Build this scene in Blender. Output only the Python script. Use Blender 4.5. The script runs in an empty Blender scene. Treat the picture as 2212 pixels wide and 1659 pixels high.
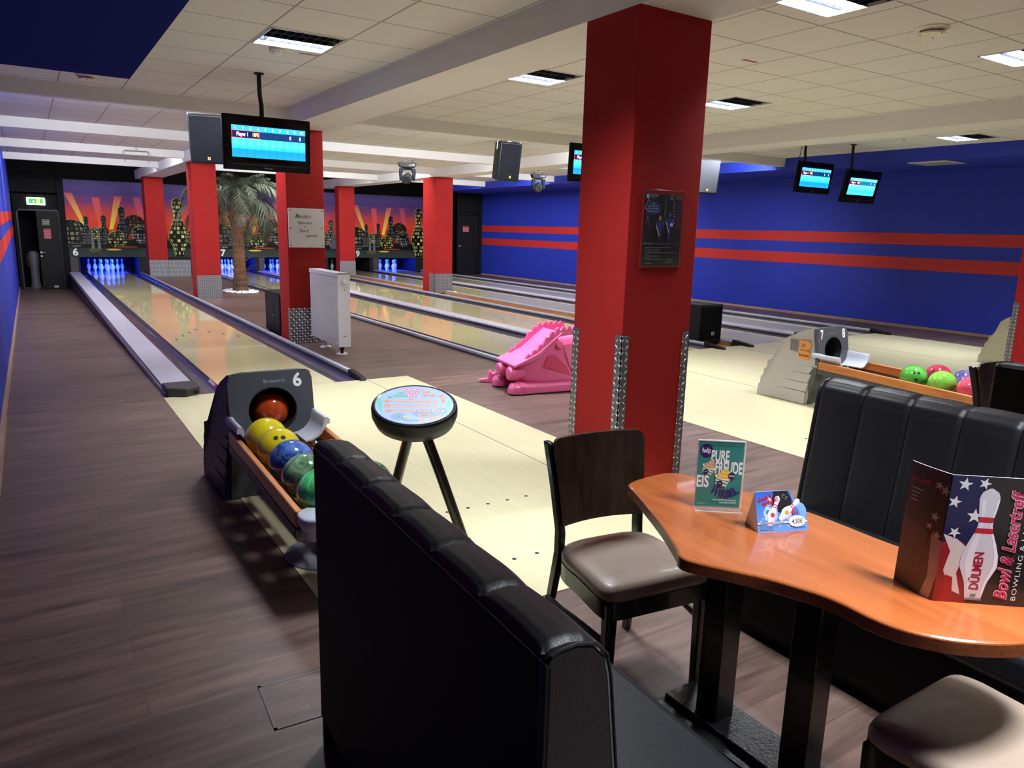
import bpy, bmesh, math, random
from mathutils import Vector, Matrix
random.seed(7)
PI = math.pi
SC = bpy.context.scene
COL = SC.collection
R = math.radians

# ---------------------------------------------------------------- colour + materials
def lin(c):
    return tuple((v/255/12.92 if v/255 <= .04045 else ((v/255+.055)/1.055)**2.4) for v in c)

def new_mat(name):
    m = bpy.data.materials.new(name); m.use_nodes = True
    nt = m.node_tree
    return m, nt, nt.nodes['Principled BSDF']

def N(nt, t, **kw):
    n = nt.nodes.new(t)
    for k, v in kw.items(): setattr(n, k, v)
    return n

def setin(n, **kw):
    for k, v in kw.items(): n.inputs[k.replace('_', ' ')].default_value = v

def mth(nt, op, a, b=None, c=None):
    n = N(nt, 'ShaderNodeMath', operation=op)
    for i, v in enumerate((a, b, c)):
        if v is None: continue
        if isinstance(v, (int, float)): n.inputs[i].default_value = v
        else: nt.links.new(v, n.inputs[i])
    return n.outputs[0]

def mixc(nt, fac, a, b):
    n = N(nt, 'ShaderNodeMix', data_type='RGBA')
    L = nt.links
    if isinstance(fac, (int, float)): n.inputs[0].default_value = fac
    else: L.new(fac, n.inputs[0])
    for i, v in ((6, a), (7, b)):
        if isinstance(v, tuple): n.inputs[i].default_value = (*v[:3], 1)
        else: L.new(v, n.inputs[i])
    return n.outputs[2]

def M(name, c, rough=.5, metal=0., spec=.5, coat=0., noise=None, bump=None, emit=None, es=1., var=None, coatr=.05):
    """plain procedural material: colour, optional noise variation (scale, amount), optional bump (scale, strength)"""
    m, nt, b = new_mat(name)
    L = nt.links
    b.inputs['Base Color'].default_value = (*lin(c), 1)
    b.inputs['Roughness'].default_value = rough
    b.inputs['Metallic'].default_value = metal
    b.inputs['Specular IOR Level'].default_value = spec
    b.inputs['Coat Weight'].default_value = coat
    b.inputs['Coat Roughness'].default_value = coatr
    tc = N(nt, 'ShaderNodeTexCoord').outputs['Object']
    sc, am = noise or (6., .05)
    nz = N(nt, 'ShaderNodeTexNoise'); setin(nz, Scale=sc, Detail=4.)
    L.new(tc, nz.inputs['Vector'])
    k = mth(nt, 'MULTIPLY_ADD', nz.outputs['Fac'], 2*am, 1-am)
    mx = N(nt, 'ShaderNodeMix', data_type='RGBA', blend_type='MULTIPLY'); mx.inputs[0].default_value = 1
    mx.inputs[6].default_value = (*lin(c), 1)
    L.new(k, mx.inputs[7]); L.new(mx.outputs[2], b.inputs['Base Color'])
    if bump:
        n2 = N(nt, 'ShaderNodeTexNoise'); setin(n2, Scale=bump[0], Detail=3.)
        L.new(tc, n2.inputs['Vector'])
        bp = N(nt, 'ShaderNodeBump'); setin(bp, Strength=bump[1], Distance=.01)
        L.new(n2.outputs['Fac'], bp.inputs['Height']); L.new(bp.outputs[0], b.inputs['Normal'])
    if emit:
        b.inputs['Emission Color'].default_value = (*lin(emit), 1)
        b.inputs['Emission Strength'].default_value = es
    return m

def print_mat(name, rough=.5, coat=0., emit=0., spec=.5):
    m, nt, b = new_mat(name)
    a = N(nt, 'ShaderNodeAttribute', attribute_name='Col')
    nt.links.new(a.outputs['Color'], b.inputs['Base Color'])
    b.inputs['Roughness'].default_value = rough
    b.inputs['Coat Weight'].default_value = coat; b.inputs['Specular IOR Level'].default_value = spec
    b.inputs['Coat Roughness'].default_value = .04
    if emit:
        b.inputs['Base Color'].default_value = (.01, .01, .01, 1)
        nt.links.remove(b.inputs['Base Color'].links[0])
        nt.links.new(a.outputs['Color'], b.inputs['Emission Color'])
        b.inputs['Emission Strength'].default_value = emit
    return m

def wood_mat(name, c1, c2, rough, axis='X', scale=3., coat=0., planks=None, seam=None, bump=.1, stretch=14., spec=.5):
    """streaky wood along an axis; planks=(length,width) adds board tones and seams"""
    m, nt, b = new_mat(name); L = nt.links
    tc = N(nt, 'ShaderNodeTexCoord').outputs['Object']
    mp = N(nt, 'ShaderNodeMapping')
    s = [stretch]*3; s['XYZ'.index(axis)] = 1.
    mp.inputs['Scale'].default_value = s
    L.new(tc, mp.inputs['Vector'])
    nz = N(nt, 'ShaderNodeTexNoise'); setin(nz, Scale=scale, Detail=6., Roughness=.62, Distortion=.4)
    L.new(mp.outputs[0], nz.inputs['Vector'])
    rp = N(nt, 'ShaderNodeValToRGB')
    rp.color_ramp.elements[0].position = .3; rp.color_ramp.elements[1].position = .72
    rp.color_ramp.elements[0].color = (*lin(c1), 1); rp.color_ramp.elements[1].color = (*lin(c2), 1)
    L.new(nz.outputs['Fac'], rp.inputs[0])
    col = rp.outputs[0]
    if planks:
        mp2 = N(nt, 'ShaderNodeMapping')
        if axis == 'Y': mp2.inputs['Rotation'].default_value = (0, 0, PI/2)
        L.new(tc, mp2.inputs['Vector'])
        br = N(nt, 'ShaderNodeTexBrick', offset=.37)
        setin(br, Scale=1., Mortar_Size=.0016 if seam is None else seam[1], Brick_Width=planks[0], Row_Height=planks[1], Bias=0.)
        br.inputs['Color1'].default_value = (.72, .72, .72, 1) if len(planks) < 3 else (1-planks[2],)*3+(1,)
        br.inputs['Color2'].default_value = (1.18, 1.18, 1.18, 1) if len(planks) < 3 else (1+planks[2],)*3+(1,)
        br.inputs['Mortar'].default_value = (.35, .35, .35, 1) if seam is None else (*seam[0], 1)
        L.new(mp2.outputs[0], br.inputs['Vector'])
        mx = N(nt, 'ShaderNodeMix', data_type='RGBA', blend_type='MULTIPLY'); mx.inputs[0].default_value = 1
        L.new(col, mx.inputs[6]); L.new(br.outputs['Color'], mx.inputs[7]); col = mx.outputs[2]
    L.new(col, b.inputs['Base Color'])
    b.inputs['Roughness'].default_value = rough; b.inputs['Coat Weight'].default_value = coat
    b.inputs['Specular IOR Level'].default_value = spec
    if bump:
        bp = N(nt, 'ShaderNodeBump'); setin(bp, Strength=bump, Distance=.004)
        L.new(nz.outputs['Fac'], bp.inputs['Height']); L.new(bp.outputs[0], b.inputs['Normal'])
    return m

def tread_mat(name, s=38., base=(122, 122, 126)):
    """diamond tread plate: raised lozenges of alternating direction"""
    m, nt, b = new_mat(name); L = nt.links
    tc = N(nt, 'ShaderNodeTexCoord').outputs['Object']
    sp = N(nt, 'ShaderNodeSeparateXYZ'); L.new(tc, sp.inputs[0])
    h = mth(nt, 'MULTIPLY', mth(nt, 'ADD', sp.outputs['X'], sp.outputs['Y']), s)
    v = mth(nt, 'MULTIPLY', sp.outputs['Z'], s)
    par = mth(nt, 'MODULO', mth(nt, 'ADD', mth(nt, 'ADD', mth(nt, 'FLOOR', h), mth(nt, 'FLOOR', v)), 4000.), 2.)
    fx = mth(nt, 'SUBTRACT', mth(nt, 'FRACT', h), .5); fz = mth(nt, 'SUBTRACT', mth(nt, 'FRACT', v), .5)
    sg = mth(nt, 'MULTIPLY_ADD', par, 2., -1.)
    a = mth(nt, 'ABSOLUTE', mth(nt, 'ADD', fx, mth(nt, 'MULTIPLY', fz, sg)))
    c = mth(nt, 'ABSOLUTE', mth(nt, 'SUBTRACT', fx, mth(nt, 'MULTIPLY', fz, sg)))
    d = mth(nt, 'SUBTRACT', 1., mth(nt, 'ADD', mth(nt, 'MULTIPLY', a, 1.35), mth(nt, 'MULTIPLY', c, 4.6)))
    d = mth(nt, 'MAXIMUM', mth(nt, 'MINIMUM', mth(nt, 'MULTIPLY', d, 2.2), 1.), 0.)
    bp = N(nt, 'ShaderNodeBump'); setin(bp, Strength=.9, Distance=.004)
    L.new(d, bp.inputs['Height']); L.new(bp.outputs[0], b.inputs['Normal'])
    L.new(mixc(nt, d, lin(base), lin((240, 240, 240))), b.inputs['Base Color'])
    b.inputs['Metallic'].default_value = .7; b.inputs['Roughness'].default_value = .36
    return m

def tile_mat():
    """suspended ceiling: 0.6 m mineral tiles with thin darker joints"""
    m, nt, b = new_mat('ceiling_tiles'); L = nt.links
    tc = N(nt, 'ShaderNodeTexCoord').outputs['Object']
    sp = N(nt, 'ShaderNodeSeparateXYZ'); L.new(tc, sp.inputs[0])
    def line(s, off):
        f = mth(nt, 'FRACT', mth(nt, 'DIVIDE', mth(nt, 'ADD', s, off), .6))
        e = mth(nt, 'MINIMUM', f, mth(nt, 'SUBTRACT', 1., f))
        return mth(nt, 'LESS_THAN', e, .011)
    g = mth(nt, 'MAXIMUM', line(sp.outputs['X'], 60-.17), line(sp.outputs['Y'], 60+.715))
    nz = N(nt, 'ShaderNodeTexNoise'); setin(nz, Scale=180., Detail=2.); L.new(tc, nz.inputs['Vector'])
    k = mixc(nt, nz.outputs['Fac'], lin((208, 206, 204)), lin((222, 220, 216)))
    L.new(mixc(nt, g, k, lin((146, 143, 140))), b.inputs['Base Color'])
    b.inputs['Roughness'].default_value = .9
    bp = N(nt, 'ShaderNodeBump'); setin(bp, Strength=.25, Distance=.004)
    L.new(mth(nt, 'SUBTRACT', 1., g), bp.inputs['Height']); L.new(bp.outputs[0], b.inputs['Normal'])
    return m

def ball_mat(name, c1, c2, scale=9., rough=.09):
    m, nt, b = new_mat(name); L = nt.links
    tc = N(nt, 'ShaderNodeTexCoord').outputs['Object']
    nz = N(nt, 'ShaderNodeTexNoise'); setin(nz, Scale=scale, Detail=5., Roughness=.65, Distortion=2.2)
    L.new(tc, nz.inputs['Vector'])
    rp = N(nt, 'ShaderNodeValToRGB')
    e = rp.color_ramp.elements
    e[0].position = .36; e[1].position = .66
    e[0].color = (*lin(c1), 1); e[1].color = (*lin(c2), 1)
    L.new(nz.outputs['Fac'], rp.inputs[0]); L.new(rp.outputs[0], b.inputs['Base Color'])
    b.inputs['Roughness'].default_value = rough; b.inputs['Coat Weight'].default_value = .6
    return m

# ---------------------------------------------------------------- mesh builder
class MB:
    def __init__(s): s.v = []; s.f = []; s.mi = []; s.cur = 0
    def add(s, vs, fs):
        o = len(s.v); s.v += [tuple(map(float, p)) for p in vs]
        for f in fs: s.f.append([o+i for i in f]); s.mi.append(s.cur)
        return s
    def box(s, x0, x1, y0, y1, z0, z1):
        vs = [(x, y, z) for z in (z0, z1) for y in (y0, y1) for x in (x0, x1)]
        return s.add(vs, [(0, 2, 3, 1), (4, 5, 7, 6), (0, 1, 5, 4), (2, 6, 7, 3), (0, 4, 6, 2), (1, 3, 7, 5)])
    def hexa(s, p): # 8 points bottom ccw then top ccw
        return s.add(p, [(3, 2, 1, 0), (4, 5, 6, 7), (0, 1, 5, 4), (1, 2, 6, 5), (2, 3, 7, 6), (3, 0, 4, 7)])
    def quad(s, *p): return s.add(p, [tuple(range(len(p)))])
    def ring(s, pts_rings, cap=True, closed=False):
        """skin a list of rings (equal length)"""
        n = len(pts_rings[0]); vs = [p for r in pts_rings for p in r]; fs = []
        k = len(pts_rings)
        for i in range(k if closed else k-1):
            a = i*n; b_ = ((i+1) % k)*n
            for j in range(n):
                fs.append((a+j, a+(j+1) % n, b_+(j+1) % n, b_+j))
        if cap and not closed:
            fs.append(tuple(range(n-1, -1, -1))); fs.append(tuple((k-1)*n+j for j in range(n)))
        return s.add(vs, fs)
    def tube(s, path, r, n=10, cap=True):
        path = [Vector(p) for p in path]; rs = r if isinstance(r, (list, tuple)) else [r]*len(path)
        rings = []; up = None
        for i, p in enumerate(path):
            t = (path[min(i+1, len(path)-1)]-path[max(i-1, 0)]).normalized()
            if up is None or abs(up.dot(t)) > .98: up = Vector((0, 0, 1)) if abs(t.z) < .9 else Vector((1, 0, 0))
            a = t.cross(up).normalized(); b = a.cross(t).normalized(); up = b
            rings.append([p+(a*math.cos(2*PI*j/n)+b*math.sin(2*PI*j/n))*rs[i] for j in range(n)])
        return s.ring(rings, cap)
    def lathe(s, prof, c=(0, 0, 0), n=24, axis='z', cap=True):
        rings = []
        for r, h in prof:
            rg = []
            for j in range(n):
                a = 2*PI*j/n; x, y = r*math.cos(a), r*math.sin(a)
                p = {'z': (x, y, h), 'y': (x, h, -y), 'x': (h, x, y)}[axis]
                rg.append((c[0]+p[0], c[1]+p[1], c[2]+p[2]))
            rings.append(rg)
        return s.ring(rings, cap)
    def prism(s, poly, a0, a1, axis='z'):
        """extrude a 2-D outline: axis z -> (x,y); y -> (x,z); x -> (y,z)"""
        def m(p, a): return {'z': (p[0], p[1], a), 'y': (p[0], a, p[1]), 'x': (a, p[0], p[1])}[axis]
        n = len(poly)
        vs = [m(p, a0) for p in poly]+[m(p, a1) for p in poly]
        fs = [tuple(range(n-1, -1, -1)), tuple(range(n, 2*n))]+[(i, (i+1) % n, n+(i+1) % n, n+i) for i in range(n)]
        return s.add(vs, fs)
    def sphere(s, c, r, n=24, m=14, sx=1, sy=1, sz=1):
        prof = [(max(r*math.sin(PI*i/m), 1e-4), -r*math.cos(PI*i/m)) for i in range(m+1)]
        o = len(s.v); s.lathe(prof, (0, 0, 0), n)
        for i in range(o, len(s.v)):
            x, y, z = s.v[i]; s.v[i] = (c[0]+x*sx, c[1]+y*sy, c[2]+z*sz)
        return s
    def grid(s, f, nu, nv):
        vs = [f(i/nu, j/nv) for j in range(nv+1) for i in range(nu+1)]
        w = nu+1
        return s.add(vs, [(j*w+i, j*w+i+1, (j+1)*w+i+1, (j+1)*w+i) for j in range(nv) for i in range(nu)])
    def xf(s, mat, start=0):
        for i in range(start, len(s.v)): s.v[i] = tuple(mat @ Vector(s.v[i]))
        return s

def root_matrix(p):
    m = Matrix.Identity(4)
    while p is not None:
        m = p.matrix_basis @ m; p = p.parent
    return m

def finish_mesh(me, fix=True):
    bm = bmesh.new(); bm.from_mesh(me)
    bmesh.ops.recalc_face_normals(bm, faces=bm.faces)
    bm.to_mesh(me); bm.free()

def obj(name, mb, mats, parent=None, world=True, bevel=0, smooth=35, seg=2, recalc=True, subsurf=0):
    me = bpy.data.meshes.new(name)
    vs = mb.v
    if parent is not None and world:
        im = root_matrix(parent).inverted(); vs = [im @ Vector(v) for v in vs]
    me.from_pydata([tuple(v) for v in vs], [], mb.f)
    if not isinstance(mats, (list, tuple)): mats = [mats]
    for m in mats: me.materials.append(m)
    for p, i in zip(me.polygons, mb.mi): p.material_index = i
    if recalc: finish_mesh(me)
    if smooth:
        me.shade_smooth(); me.set_sharp_from_angle(angle=R(smooth))
    o = bpy.data.objects.new(name, me); COL.objects.link(o)
    if parent is not None: o.parent = parent
    if bevel:
        b = o.modifiers.new('Bevel', 'BEVEL'); b.width = bevel; b.segments = seg; b.limit_method = 'ANGLE'; b.angle_limit = R(40)
        b.harden_normals = False
    if subsurf:
        b = o.modifiers.new('Sub', 'SUBSURF'); b.levels = subsurf; b.render_levels = subsurf
    return o

def tag(o, label, cat, group=None, kind=None):
    o['label'] = label
    if cat: o['category'] = cat
    if group: o['group'] = group
    if kind: o['kind'] = kind
    return o

def thing(name, label, cat, loc=(0, 0, 0), rotz=0, group=None):
    o = bpy.data.objects.new(name, None); COL.objects.link(o)
    o.location = loc; o.rotation_euler = (0, 0, rotz); o.empty_display_size = .1
    tag(o, label, cat, group)
    o.matrix_basis = Matrix.Translation(Vector(loc)) @ Matrix.Rotation(rotz, 4, 'Z')
    return o

def struct(name, mb, mats, label=None, **kw):
    o = obj(name, mb, mats, None, **kw); o['kind'] = 'structure'
    if label: o['label'] = label
    return o

def dup(root, loc=None, label=None, group=None, rotz=None):
    r = root.copy(); COL.objects.link(r)
    if loc is not None: r.location = loc
    if rotz is not None: r.rotation_euler = (0, 0, rotz)
    if label: r['label'] = label
    if group: r['group'] = group
    for ch in list(root.children):
        c = ch.copy(); COL.objects.link(c); c.parent = r
        for g in list(ch.children):
            d = g.copy(); COL.objects.link(d); d.parent = c
    return r

# ---------------------------------------------------------------- flat printed artwork
_tc = {}
def text_polys(s, bold=0., shear=0., space=1.):
    k = (s, bold, shear, space)
    if k in _tc: return _tc[k]
    cu = bpy.data.curves.new('t', 'FONT'); cu.body = s; cu.size = 1; cu.offset = bold; cu.shear = shear
    cu.space_character = space; cu.resolution_u = 3
    ob = bpy.data.objects.new('t', cu); COL.objects.link(ob)
    me = bpy.data.meshes.new_from_object(ob)
    vs = [(v.co.x, v.co.y) for v in me.vertices]; fs = [list(p.vertices) for p in me.polygons]
    bpy.data.objects.remove(ob); bpy.data.curves.remove(cu); bpy.data.meshes.remove(me)
    if not vs: vs = [(0, 0), (.01, 0), (0, .01)]; fs = [[0, 1, 2]]
    _tc[k] = (vs, fs); return _tc[k]

class Print:
    """flat coloured artwork in (u,v) metres, stacked in hair-thin layers on one plane"""
    def __init__(s, pos, eps=.0003):
        s.pos = pos; s.eps = eps; s.v = []; s.f = []; s.c = []; s.l = 0
    def raw(s, pts, faces, cols):
        o = len(s.v); s.l += 1
        for (u, v) in pts: s.v.append(tuple(s.pos(u, v, s.eps*s.l)))
        for f in faces:
            s.f.append([o+i for i in f]); s.c.append([cols[i] if isinstance(cols, list) else cols for i in f])
        return s
    def poly(s, pts, col):
        c = [lin(x) for x in col] if isinstance(col, list) else lin(col)
        return s.raw(pts, [list(range(len(pts)))], c)
    def rect(s, u0, v0, u1, v1, col): return s.poly([(u0, v0), (u1, v0), (u1, v1), (u0, v1)], col)
    def grad(s, u0, v0, u1, v1, stops):
        for (a, ca), (b, cb) in zip(stops[:-1], stops[1:]):
            s.poly([(u0, v0+(v1-v0)*a), (u1, v0+(v1-v0)*a), (u1, v0+(v1-v0)*b), (u0, v0+(v1-v0)*b)], [ca, ca, cb, cb]); s.l -= 1
        s.l += 1; return s
    def disc(s, u, v, ru, rv, col, n=28, a0=0, a1=2*PI, rot=0):
        cr, sr = math.cos(rot), math.sin(rot); p = []
        for i in range(n):
            a = a0+(a1-a0)*i/(n if a1-a0 > 6.28 else n-1); x, y = ru*math.cos(a), rv*math.sin(a)
            p.append((u+x*cr-y*sr, v+x*sr+y*cr))
        return s.poly(p, col)
    def line(s, p, w, col):
        """thick polyline of quads"""
        pts = []; fs = []
        for a, b in zip(p[:-1], p[1:]):
            d = Vector((b[0]-a[0], b[1]-a[1])); L = d.length or 1e-6; d /= L; n = Vector((-d.y, d.x))*w/2; e = d*w*.3
            o = len(pts); A = Vector(a)-e; B = Vector(b)+e
            pts += [tuple(A-n), tuple(B-n), tuple(B+n), tuple(A+n)]; fs.append([o, o+1, o+2, o+3])
        return s.raw(pts, fs, lin(col))
    def text(s, t, u, v, h, col, w=None, align='c', bold=0., shear=0., rot=0., space=1., warp=None):
        vs, fs = text_polys(t, bold, shear, space)
        x0 = min(p[0] for p in vs); x1 = max(p[0] for p in vs); y0 = min(p[1] for p in vs); y1 = max(p[1] for p in vs)
        k = h/.72; kx = k if w is None else w/max(x1-x0, 1e-6)
        tw = (x1-x0)*kx; off = {'c': -tw/2, 'l': 0, 'r': -tw}[align]
        cr, sr = math.cos(rot), math.sin(rot); P = []
        for x, y in vs:
            a, b = (x-x0)*kx+off, y*k
            if warp: a, b = warp(a, b)
            P.append((u+a*cr-b*sr, v+a*sr+b*cr))
        return s.raw(P, fs, lin(col))
    def star(s, u, v, r, col, rot=0, k=.4):
        return s.poly([(u+(r if i % 2 == 0 else r*k)*math.sin(rot+PI*i/5), v+(r if i % 2 == 0 else r*k)*math.cos(rot+PI*i/5)) for i in range(10)], col)
    def build(s, name, mat, parent=None, clip=None):
        me = bpy.data.meshes.new(name)
        vs = s.v
        if parent is not None:
            im = root_matrix(parent).inverted(); vs = [im @ Vector(v) for v in vs]
        me.from_pydata([tuple(v) for v in vs], [], s.f); me.materials.append(mat)
        at = me.color_attributes.new('Col', 'FLOAT_COLOR', 'CORNER')
        flat = []
        for cs in s.c:
            for c in cs: flat += [*c[:3], 1.]
        at.data.foreach_set('color', flat)
        o = bpy.data.objects.new(name, me); COL.objects.link(o)
        if parent is not None: o.parent = parent
        return o

def plane_pos(o, U, V):
    o = Vector(o); U = Vector(U).normalized(); V = Vector(V).normalized(); n = U.cross(V)
    return lambda u, v, e: o+U*u+V*v+n*e

# ---------------------------------------------------------------- materials used in many places
WHITE = M('white_paint', (222, 220, 218), .6, noise=(3, .02))
BLACKP = M('black_wall_paint', (22, 22, 25), .85, spec=.2)
BLUE = M('blue_wall_paint', (30, 52, 172), .62, noise=(1.2, .06))
DKBLUE = M('dark_blue_ceiling_paint', (20, 32, 104), 1., spec=.05)
REDSTR = M('red_stripe_paint', (196, 44, 40), .6)
REDP = M('red_pillar_paint', (150, 28, 26), .75, spec=.2, noise=(2.5, .07), bump=(40, .05))
TREAD = tread_mat('tread_plate', 27.)
TILE = tile_mat()
FLOORM = wood_mat('dark_wood_vinyl', (64, 47, 42), (116, 92, 83), .42, 'X', 1.7, planks=(1.25, .19, .17), seam=((.5, .5, .5), .0014), stretch=9., bump=.08)
APPM = wood_mat('maple_approach', (184, 176, 138), (197, 190, 155), .36, 'Y', 5., planks=(40., .0285, .02), seam=((.80, .76, .66), .0007), bump=0, coat=.15)
LANEM = wood_mat('maple_lane', (206, 195, 146), (221, 210, 162), .05, 'Y', 6., planks=(40., .0268, .012), seam=((.96, .95, .93), .0005), bump=0, coat=.35, spec=.5)
GUTM = M('gutter_plastic', (70, 71, 86), .22, coat=.3)
RAILM = M('rail_grey', (176, 178, 190), .3, coat=.2)
CAPM = M('capping_grey', (182, 181, 194), .4, coat=.1)
BLK = M('black_plastic', (15, 15, 17), .42, spec=.35)
BLKM = M('matt_black', (14, 14, 15), .8)
BLKLAQ = M('black_lacquer', (14, 12, 12), .28, coat=.3)
DKGREY = M('dark_grey_plastic', (62, 64, 70), .42)
LTGREY = M('light_grey_plastic', (176, 172, 164), .48)
MDGREY = M('mid_grey_plastic', (128, 130, 140), .4)
PALEGREY = M('pale_grey_plastic', (186, 190, 202), .35, coat=.2)
STEEL = M('bright_steel', (200, 202, 206), .25, metal=.9)
VINYL = M('black_vinyl', (27, 27, 31), .42, bump=(220, .1), spec=.45)
VINYLB = M('black_vinyl_back', (13, 13, 15), .6, spec=.15)
SKIRT = wood_mat('pale_skirting', (150, 116, 92), (186, 152, 124), .5, 'Y', 2.)
PRN = print_mat('printed_sheet', .45)
PRG = print_mat('glossy_print', .3, .35)
SCR = print_mat('lit_screen', .3, 0, 1.6)
EXPO = 0.82
# ================================================================ SETTING
def plate(mb, x0, x1, y0, y1, z, holes=()):
    xs = sorted({x0, x1, *[h[0] for h in holes], *[h[1] for h in holes]}); ys = sorted({y0, y1, *[h[2] for h in holes], *[h[3] for h in holes]})
    xs = [x for x in xs if x0 <= x <= x1]; ys = [y for y in ys if y0 <= y <= y1]
    for a, b in zip(xs[:-1], xs[1:]):
        for c, d in zip(ys[:-1], ys[1:]):
            cx, cy = (a+b)/2, (c+d)/2
            if any(h[0] < cx < h[1] and h[2] < cy < h[3] for h in holes): continue
            mb.quad((a, c, z), (a, d, z), (b, d, z), (b, c, z))

XW = 12.0          # right wall
YB = 17.9          # far wall
ZC = 2.96
SLOPE = -.0236     # the aisle left of lane 6 runs down to the far door
lamps = [(.47, -1.0), (2.70, -1.12), (5.08, -1.32), (9.45, -1.6), (2.74, -4.15), (5.1, -4.22)]
holes = [(x-.285, x+.285, y-.285, y+.285) for x, y in lamps]

mb = MB()
mb.quad((-1.8, -9, 0), (XW, -9, 0), (XW, -.02, 0), (-1.8, -.02, 0))          # brown floor this side of the lanes
mb.quad((-1.8, -.02, 0), (-.5, -.02, 0), (-.5, YB+.3, SLOPE*(YB+.3)), (-1.8, YB+.3, SLOPE*(YB+.3)))
mb.quad((1.37, -.02, -.002), (3.17, -.02, -.002), (3.17, YB, -.002), (1.37, YB, -.002))
mb.quad((10.58, -.02, -.004), (XW, -.02, -.004), (XW, YB, -.004), (10.58, YB, -.004))
mb.quad((-.5, -.02, -.09), (10.6, -.02, -.09), (10.6, YB+2, -.09), (-.5, YB+2, -.09))
struct('floor', mb, FLOORM, smooth=0)

mb = MB(); plate(mb, -1.8, XW, -9, 13.3, ZC, holes)
mb.quad((-1.8, 13.3, ZC), (-1.8, 13.3, 3.4), (XW, 13.3, 3.4), (XW, 13.3, ZC))
mb.quad((-1.8, 13.3, 3.4), (-1.8, YB+2, 3.4), (XW, YB+2, 3.4), (XW, 13.3, 3.4))
for h in holes:   # the recess above each lamp
    mb.box(h[0], h[1], h[2], h[3], ZC+.1, ZC+.12)
struct('ceiling', mb, TILE, smooth=0)
mb = MB(); mb.box(-1.8, -.43, -9, 1.68, ZC-.006, ZC-.001)
struct('trim_1', mb, DKBLUE, 'dark blue painted rectangle on the white ceiling', smooth=0)

# walls (bands of paint are faces of the wall)
mb = MB()
def wall_r(z0, z1, i):
    mb.cur = i; mb.box(XW, XW+.1, -9, 15.7, z0, z1)
wall_r(-.1, 1.045, 0); wall_r(1.045, 1.265, 1); wall_r(1.265, 1.49, 0); wall_r(1.49, 1.695, 1); wall_r(1.695, 3.0, 0)
struct('wall_right', mb, [BLUE, REDSTR], smooth=0)
mb = MB(); mb.box(XW-.015, XW, -9, 15.7, -.01, .045); struct('baseboard_right', mb, SKIRT, smooth=0)
XL = -1.73
mb = MB(); mb.quad((XL, -9, -.5), (XL, YB+.3, -.5), (XL, YB+.3, 3.4), (XL, -9, 3.4)); mb.quad((XL-.1, -9, -.5), (XL-.1, YB+.3, -.5), (XL-.1, YB+.3, 3.4), (XL-.1, -9, 3.4))
mb.cur = 1; x = XL+.003
ys = [-9, 4.5, 6, 8, 10, 12.6, 14.5, YB]
up = [(1.43, 1.63), (1.43, 1.63), (1.44, 1.63), (1.45, 1.64), (1.47, 1.66), (1.49, 1.675), (1.49, 1.685), (1.49, 1.70)]
lo = [(1.0, 1.26), (1.03, 1.265), (1.05, 1.28), (1.06, 1.295), (1.09, 1.31), (1.11, 1.33), (1.11, 1.345), (1.11, 1.35)]
for band in (up, lo):
    for i in range(len(ys)-1):
        mb.quad((x, ys[i], band[i][0]), (x, ys[i+1], band[i+1][0]), (x, ys[i+1], band[i+1][1]), (x, ys[i], band[i][1]))
struct('wall_left', mb, [BLUE, REDSTR], smooth=0)
mb = MB()
for y0, y1, t in ((-9, -.2, .028), (-.2, 6.4, .024), (6.4, YB, .018)):
    z0, z1 = min(0, SLOPE*y0), min(0, SLOPE*y1); x0, x1 = XL, XL+t
    mb.hexa([(x0, y0, z0-.02), (x1, y0, z0-.02), (x1, y1, z1-.02), (x0, y1, z1-.02), (x0, y0, z0+.065), (x1, y0, z0+.065), (x1, y1, z1+.065), (x0, y1, z1+.065)])
struct('baseboard_left', mb, SKIRT, smooth=0)
mb = MB(); mb.box(-1.8, XW, -9.1, -9, -.1, 3); struct('wall_near', mb, WHITE, smooth=0)

# far wall, black: left part with the doorway, the strip above the murals, right part with the second door
mb = MB()
mb.box(-1.74, -1.62, YB, YB+.15, -.5, 3.4); mb.box(-.62, -.455, YB-.06, YB+.15, -.5, 3.4); mb.box(-1.62, -.62, YB, YB+.15, 1.76, 3.4)
mb.box(-.455, 10.95, YB+.03, YB+.15, 2.6, 3.4)
mb.box(10.9, 11.0, 15.7, YB+.1, -.1, 3.4)
mb.box(10.9, XW, 15.7, 15.8, -.1, 3.4)
mb.box(-1.74, -.5, YB+1.6, YB+1.7, -.5, 2.2); mb.box(-.56, -.455, YB, YB+1.7, -.5, 2.2); mb.box(-1.74, -1.7, YB, YB+1.7, -.5, 2.2); mb.box(-1.74, -.5, YB, YB+1.7, 2.2, 2.25)
struct('wall_back', mb, BLACKP, smooth=0)

zf = SLOPE*YB
d1 = MB()
d1.box(-1.64, -1.59, YB-.03, YB+.02, zf, 1.79); d1.box(-.65, -.60, YB-.03, YB+.02, zf, 1.79); d1.box(-1.64, -.60, YB-.03, YB+.02, 1.74, 1.79)
door1 = struct('door_1', d1, BLK, 'black double door beside lane six, left leaf open', bevel=.004)
mb = MB(); mb.box(-1.17, -.655, YB-.02, YB+.02, zf+.01, 1.74); leaf = obj('door_leaf', mb, M('dark_door', (15, 13, 13), .55, spec=.2), door1, bevel=.003)
mb = MB(); mb.lathe([(.028, 0), (.028, .012)], (-1.13, YB-.035, .60), 14, 'y'); mb.tube([(-1.13, YB-.03, .60), (-1.13, YB-.075, .60), (-1.02, YB-.075, .60)], .011, 8); mb.lathe([(.024, 0), (.024, .01)], (-1.13, YB-.033, .50), 14, 'y')
obj('door_handle', mb, STEEL, leaf)
pr = Print(plane_pos((-1.04, YB-.0215, 1.36), (1, 0, 0), (0, 0, 1)), .0008)
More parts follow.
